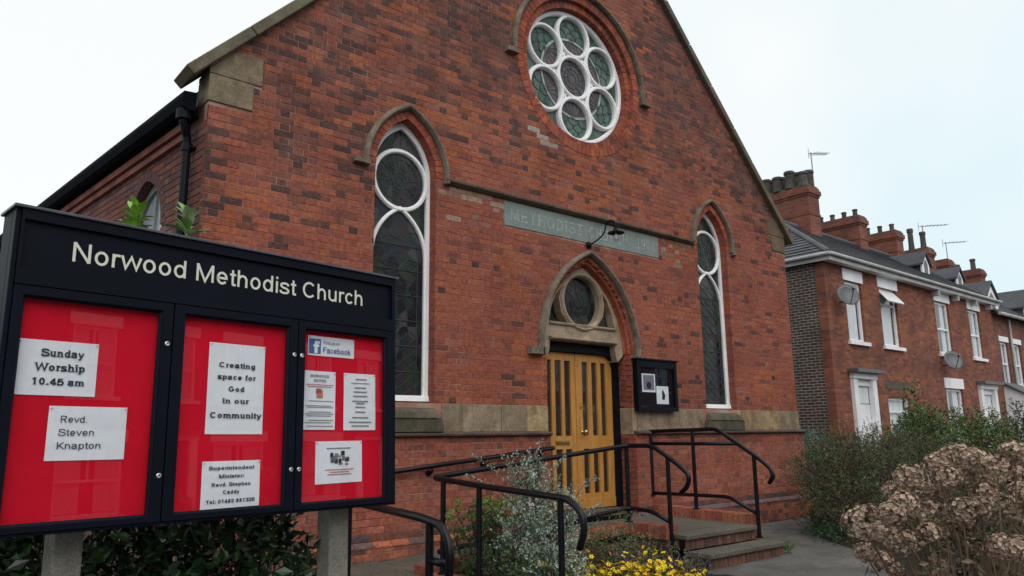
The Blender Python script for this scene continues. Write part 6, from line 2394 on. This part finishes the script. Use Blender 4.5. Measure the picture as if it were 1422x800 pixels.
shrub('blue_green_shrub', 'pale blue green bush between the church corner and the end house', 'bush', (7.4, 1.2, 0.02),
      [((7.3, 1.2, 0.9), (0.9, 0.7, 0.72)), ((8.1, 1.2, 0.8), (0.8, 0.6, 0.65))], 6000, 0.06, 0.026, [(0.11, 0.18, 0.13), (0.14, 0.21, 0.16), (0.07, 0.13, 0.09)], 48, shell=0.4)
shrub('leafy_shrub', 'mid green leafy shrub with a tall sprig, in front of the end house', 'shrub', (9.4, -0.3, 0.02),
      [((9.3, -0.4, 1.05), (0.8, 0.7, 0.75)), ((10.2, -0.3, 1.1), (0.9, 0.7, 0.75)), ((9.15, -0.5, 2.05), (0.16, 0.16, 0.42)), ((9.7, -0.4, 1.6), (0.5, 0.4, 0.4))], 9500, 0.07, 0.034,
      [(0.065, 0.13, 0.03), (0.09, 0.17, 0.04), (0.045, 0.09, 0.03), (0.13, 0.12, 0.05)], 49, shell=0.35)
shrub('leafy_shrub', 'green and reddish leaved shrub in front of the sash windowed house', 'shrub', (12.0, -0.4, 0.02),
      [((11.5, -0.4, 1.2), (0.9, 0.7, 0.75)), ((12.5, -0.4, 1.15), (1.0, 0.7, 0.8)), ((13.4, -0.5, 1.1), (0.8, 0.6, 0.75))], 9500, 0.075, 0.036,
      [(0.075, 0.155, 0.035), (0.05, 0.10, 0.03), (0.10, 0.15, 0.04), (0.12, 0.06, 0.03)], 50, shell=0.35)
shrub('leafy_shrub', 'dark green bush at the right edge in front of the lean-to porch', 'shrub', (15.8, -0.6, 0.02),
      [((15.6, -0.6, 1.2), (1.0, 0.7, 0.95)), ((16.9, -0.6, 1.1), (1.1, 0.7, 0.95)), ((18.2, -0.5, 1.2), (1.2, 0.7, 1.0)), ((14.6, -0.6, 0.9), (0.7, 0.6, 0.65))], 9500, 0.08, 0.04,
      [(0.03, 0.055, 0.025), (0.045, 0.075, 0.03), (0.02, 0.04, 0.02)], 51, shell=0.35)
pale_bark = pmat('pale_twig', (0.30, 0.29, 0.27), 0.9)
shrub('twiggy_shrub', 'half bare pale twigged shrub in front of the first white doorway', 'shrub', (7.9, -0.1, 0.02),
      [((7.9, -0.1, 1.15), (0.42, 0.4, 0.5)), ((7.7, -0.2, 0.8), (0.5, 0.4, 0.5)), ((8.1, -0.1, 1.5), (0.25, 0.25, 0.3))], 1900, 0.03, 0.018, [(0.17, 0.17, 0.15), (0.10, 0.11, 0.07), (0.22, 0.21, 0.2)], 52,
      shell=0.05, upright=0.7, twig_col=pale_bark)

# dried hydrangea heads in the near right corner
HEADS = [(-4.993, -6.081, 1.173, 0.072), (-4.868, -6.019, 1.054, 0.04), (-4.687, -6.114, 1.3, 0.057), (-4.604, -6.032, 1.242, 0.053), (-4.553, -6.105, 1.176, 0.063), (-4.959, -6.202, 1.234, 0.047),
         (-5.045, -6.196, 1.212, 0.041), (-4.595, -5.954, 1.091, 0.054), (-4.932, -6.168, 1.112, 0.052), (-4.862, -6.224, 1.138, 0.038), (-4.286, -6.079, 1.081, 0.05), (-4.56, -6.225, 1.185, 0.056),
         (-4.196, -6.094, 1.363, 0.064), (-4.394, -6.225, 1.359, 0.054), (-4.4, -6.104, 1.336, 0.055), (-4.572, -6.356, 1.342, 0.05), (-4.305, -6.208, 1.303, 0.055), (-4.21, -6.111, 1.28, 0.057),
         (-4.417, -6.257, 1.238, 0.047), (-4.143, -6.254, 1.303, 0.05), (-4.165, -6.303, 1.29, 0.05), (-4.549, -6.407, 1.391, 0.044), (-4.183, -6.232, 1.266, 0.05), (-4.264, -6.329, 1.233, 0.053),
         (-4.661, -6.375, 1.088, 0.052), (-4.818, -6.47, 1.109, 0.044), (-4.491, -6.113, 0.97, 0.039), (-4.52, -6.17, 1.295, 0.053), (-4.46, -6.059, 1.235, 0.055), (-4.312, -6.138, 1.109, 0.044),
         (-4.736, -6.01, 1.015, 0.036), (-4.593, -5.982, 0.966, 0.032), (-4.554, -6.284, 1.198, 0.045), (-4.378, -6.072, 1.215, 0.05), (-4.454, -6.316, 1.208, 0.046), (-4.092, -6.26, 1.122, 0.05),
         (-4.346, -6.166, 1.036, 0.038)]
hy = thing('hydrangea', 'hydrangea covered in dried beige brown flower heads in the near right corner', 'flowering shrub', (-4.45, -6.2, 0.02))
rq = random.Random(66)
floret_cols = [(0.34, 0.24, 0.18), (0.42, 0.31, 0.235), (0.24, 0.155, 0.11), (0.36, 0.24, 0.185), (0.44, 0.34, 0.25), (0.17, 0.105, 0.07)]
for (x, y, z, r_) in HEADS:
    mb = MB()
    c = Vector((x, y, z))
    core = random.Random(int(x * 1000))
    nfl = int(90 + 1700 * r_)
    for k in range(nfl):
        dv = rand_dir(rq, 0.15)
        p = c + Vector((dv.x, dv.y, dv.z * 0.78)) * r_ * rq.uniform(0.72, 1.08)
        col0 = rq.choice(floret_cols)
        n_ = dv
        a = n_.cross(Vector((0.3, 0.2, 1))).normalized()
        b = n_.cross(a)
        sz = rq.uniform(0.007, 0.0125)
        tw_ = rq.uniform(0, 1.5)
        for q in range(4):
            an = tw_ + q * math.pi / 2
            d = a * math.cos(an) + b * math.sin(an) + n_ * rq.uniform(0.1, 0.7)
            leaf_quad(mb, p, d, n_, sz, sz * 0.95, vcol(col0, rq, 0.2), 0.2)
    mb.build('flower_head', M['petal'], hy, recalc=False)
st_, lf = MB(), MB()
for (x, y, z, r_) in HEADS:
    b0 = Vector((-4.45 + rq.uniform(-.25, .25), -6.2 + rq.uniform(-.2, .2), 0.02))
    c = Vector((x, y, z - r_ * 0.5))
    m1 = b0.lerp(c, 0.55) + Vector((0, 0, 0.10))
    st_.tube([b0, m1, c], [0.005, 0.004, 0.003], 5)
    for k in range(26):
        t = rq.uniform(0.35, 0.98)
        p = (b0.lerp(m1, t / .55) if t < .55 else m1.lerp(c, (t - .55) / .45)) + rand_dir(rq) * 0.03
        leaf_quad(lf, p, rand_dir(rq, 0.1), rand_dir(rq, 0.5), rq.uniform(0.025, 0.05), 0.018, vcol(rq.choice([(0.05, 0.055, 0.028), (0.09, 0.065, 0.04), (0.035, 0.045, 0.02), (0.14, 0.10, 0.07)]), rq, 0.3))
for k in range(150):
    b0 = Vector((-4.40 + rq.uniform(-.30, .45), -6.2 + rq.uniform(-.3, .2), 0.02))
    tp = b0 + Vector((rq.uniform(-.15, .15), rq.uniform(-.12, .12), rq.uniform(0.6, 1.12)))
    st_.tube([b0, tp], [0.0035, 0.002], 4)
st_.build('stems', pmat('dry_stem', (0.13, 0.085, 0.05), 0.9), hy, recalc=False)
lf.build('foliage', M['leaf'], hy, recalc=False)

# ------------------------------------------------------------------ fallen leaves and grit on the paths
rl_ = random.Random(90)
mb = MB()
for k in range(420):
    t = rl_.random()
    if k % 3 == 0:
        x, y = rl_.uniform(1.3, 5.0), rl_.uniform(-3.0, -0.3)
    elif k % 3 == 1:
        x = rl_.uniform(1.0, 5.2)
        y = -3.4 + (x - 1.0) * 0.72 + abs(rl_.gauss(0, 0.25)) * (1 if rl_.random() < 0.8 else -1)
    else:
        x, y = rl_.uniform(-5.0, -3.45), rl_.uniform(-2.5, -0.14)
        if x < -4.4 and y < -1.2:
            continue
    z = 0.004 if x > 0 else 0.05 + 0.15 * max(0, min(1, (y + 3.6) / 2.6)) + 0.004
    leaf_quad(mb, Vector((x, y, z)), Vector((rl_.uniform(-1, 1), rl_.uniform(-1, 1), rl_.uniform(0, 0.25))), Vector((0, 0, 1)), rl_.uniform(0.018, 0.05), rl_.uniform(0.01, 0.028),
              vcol(rl_.choice([(0.12, 0.07, 0.035), (0.18, 0.12, 0.05), (0.07, 0.05, 0.03), (0.10, 0.10, 0.04)]), rl_), 0.25)
fl_ = mb.build('fallen_leaves', M['leaf'], kind='stuff', recalc=False)
tag(fl_, 'dry brown leaves and bits scattered over the paths', 'leaves')
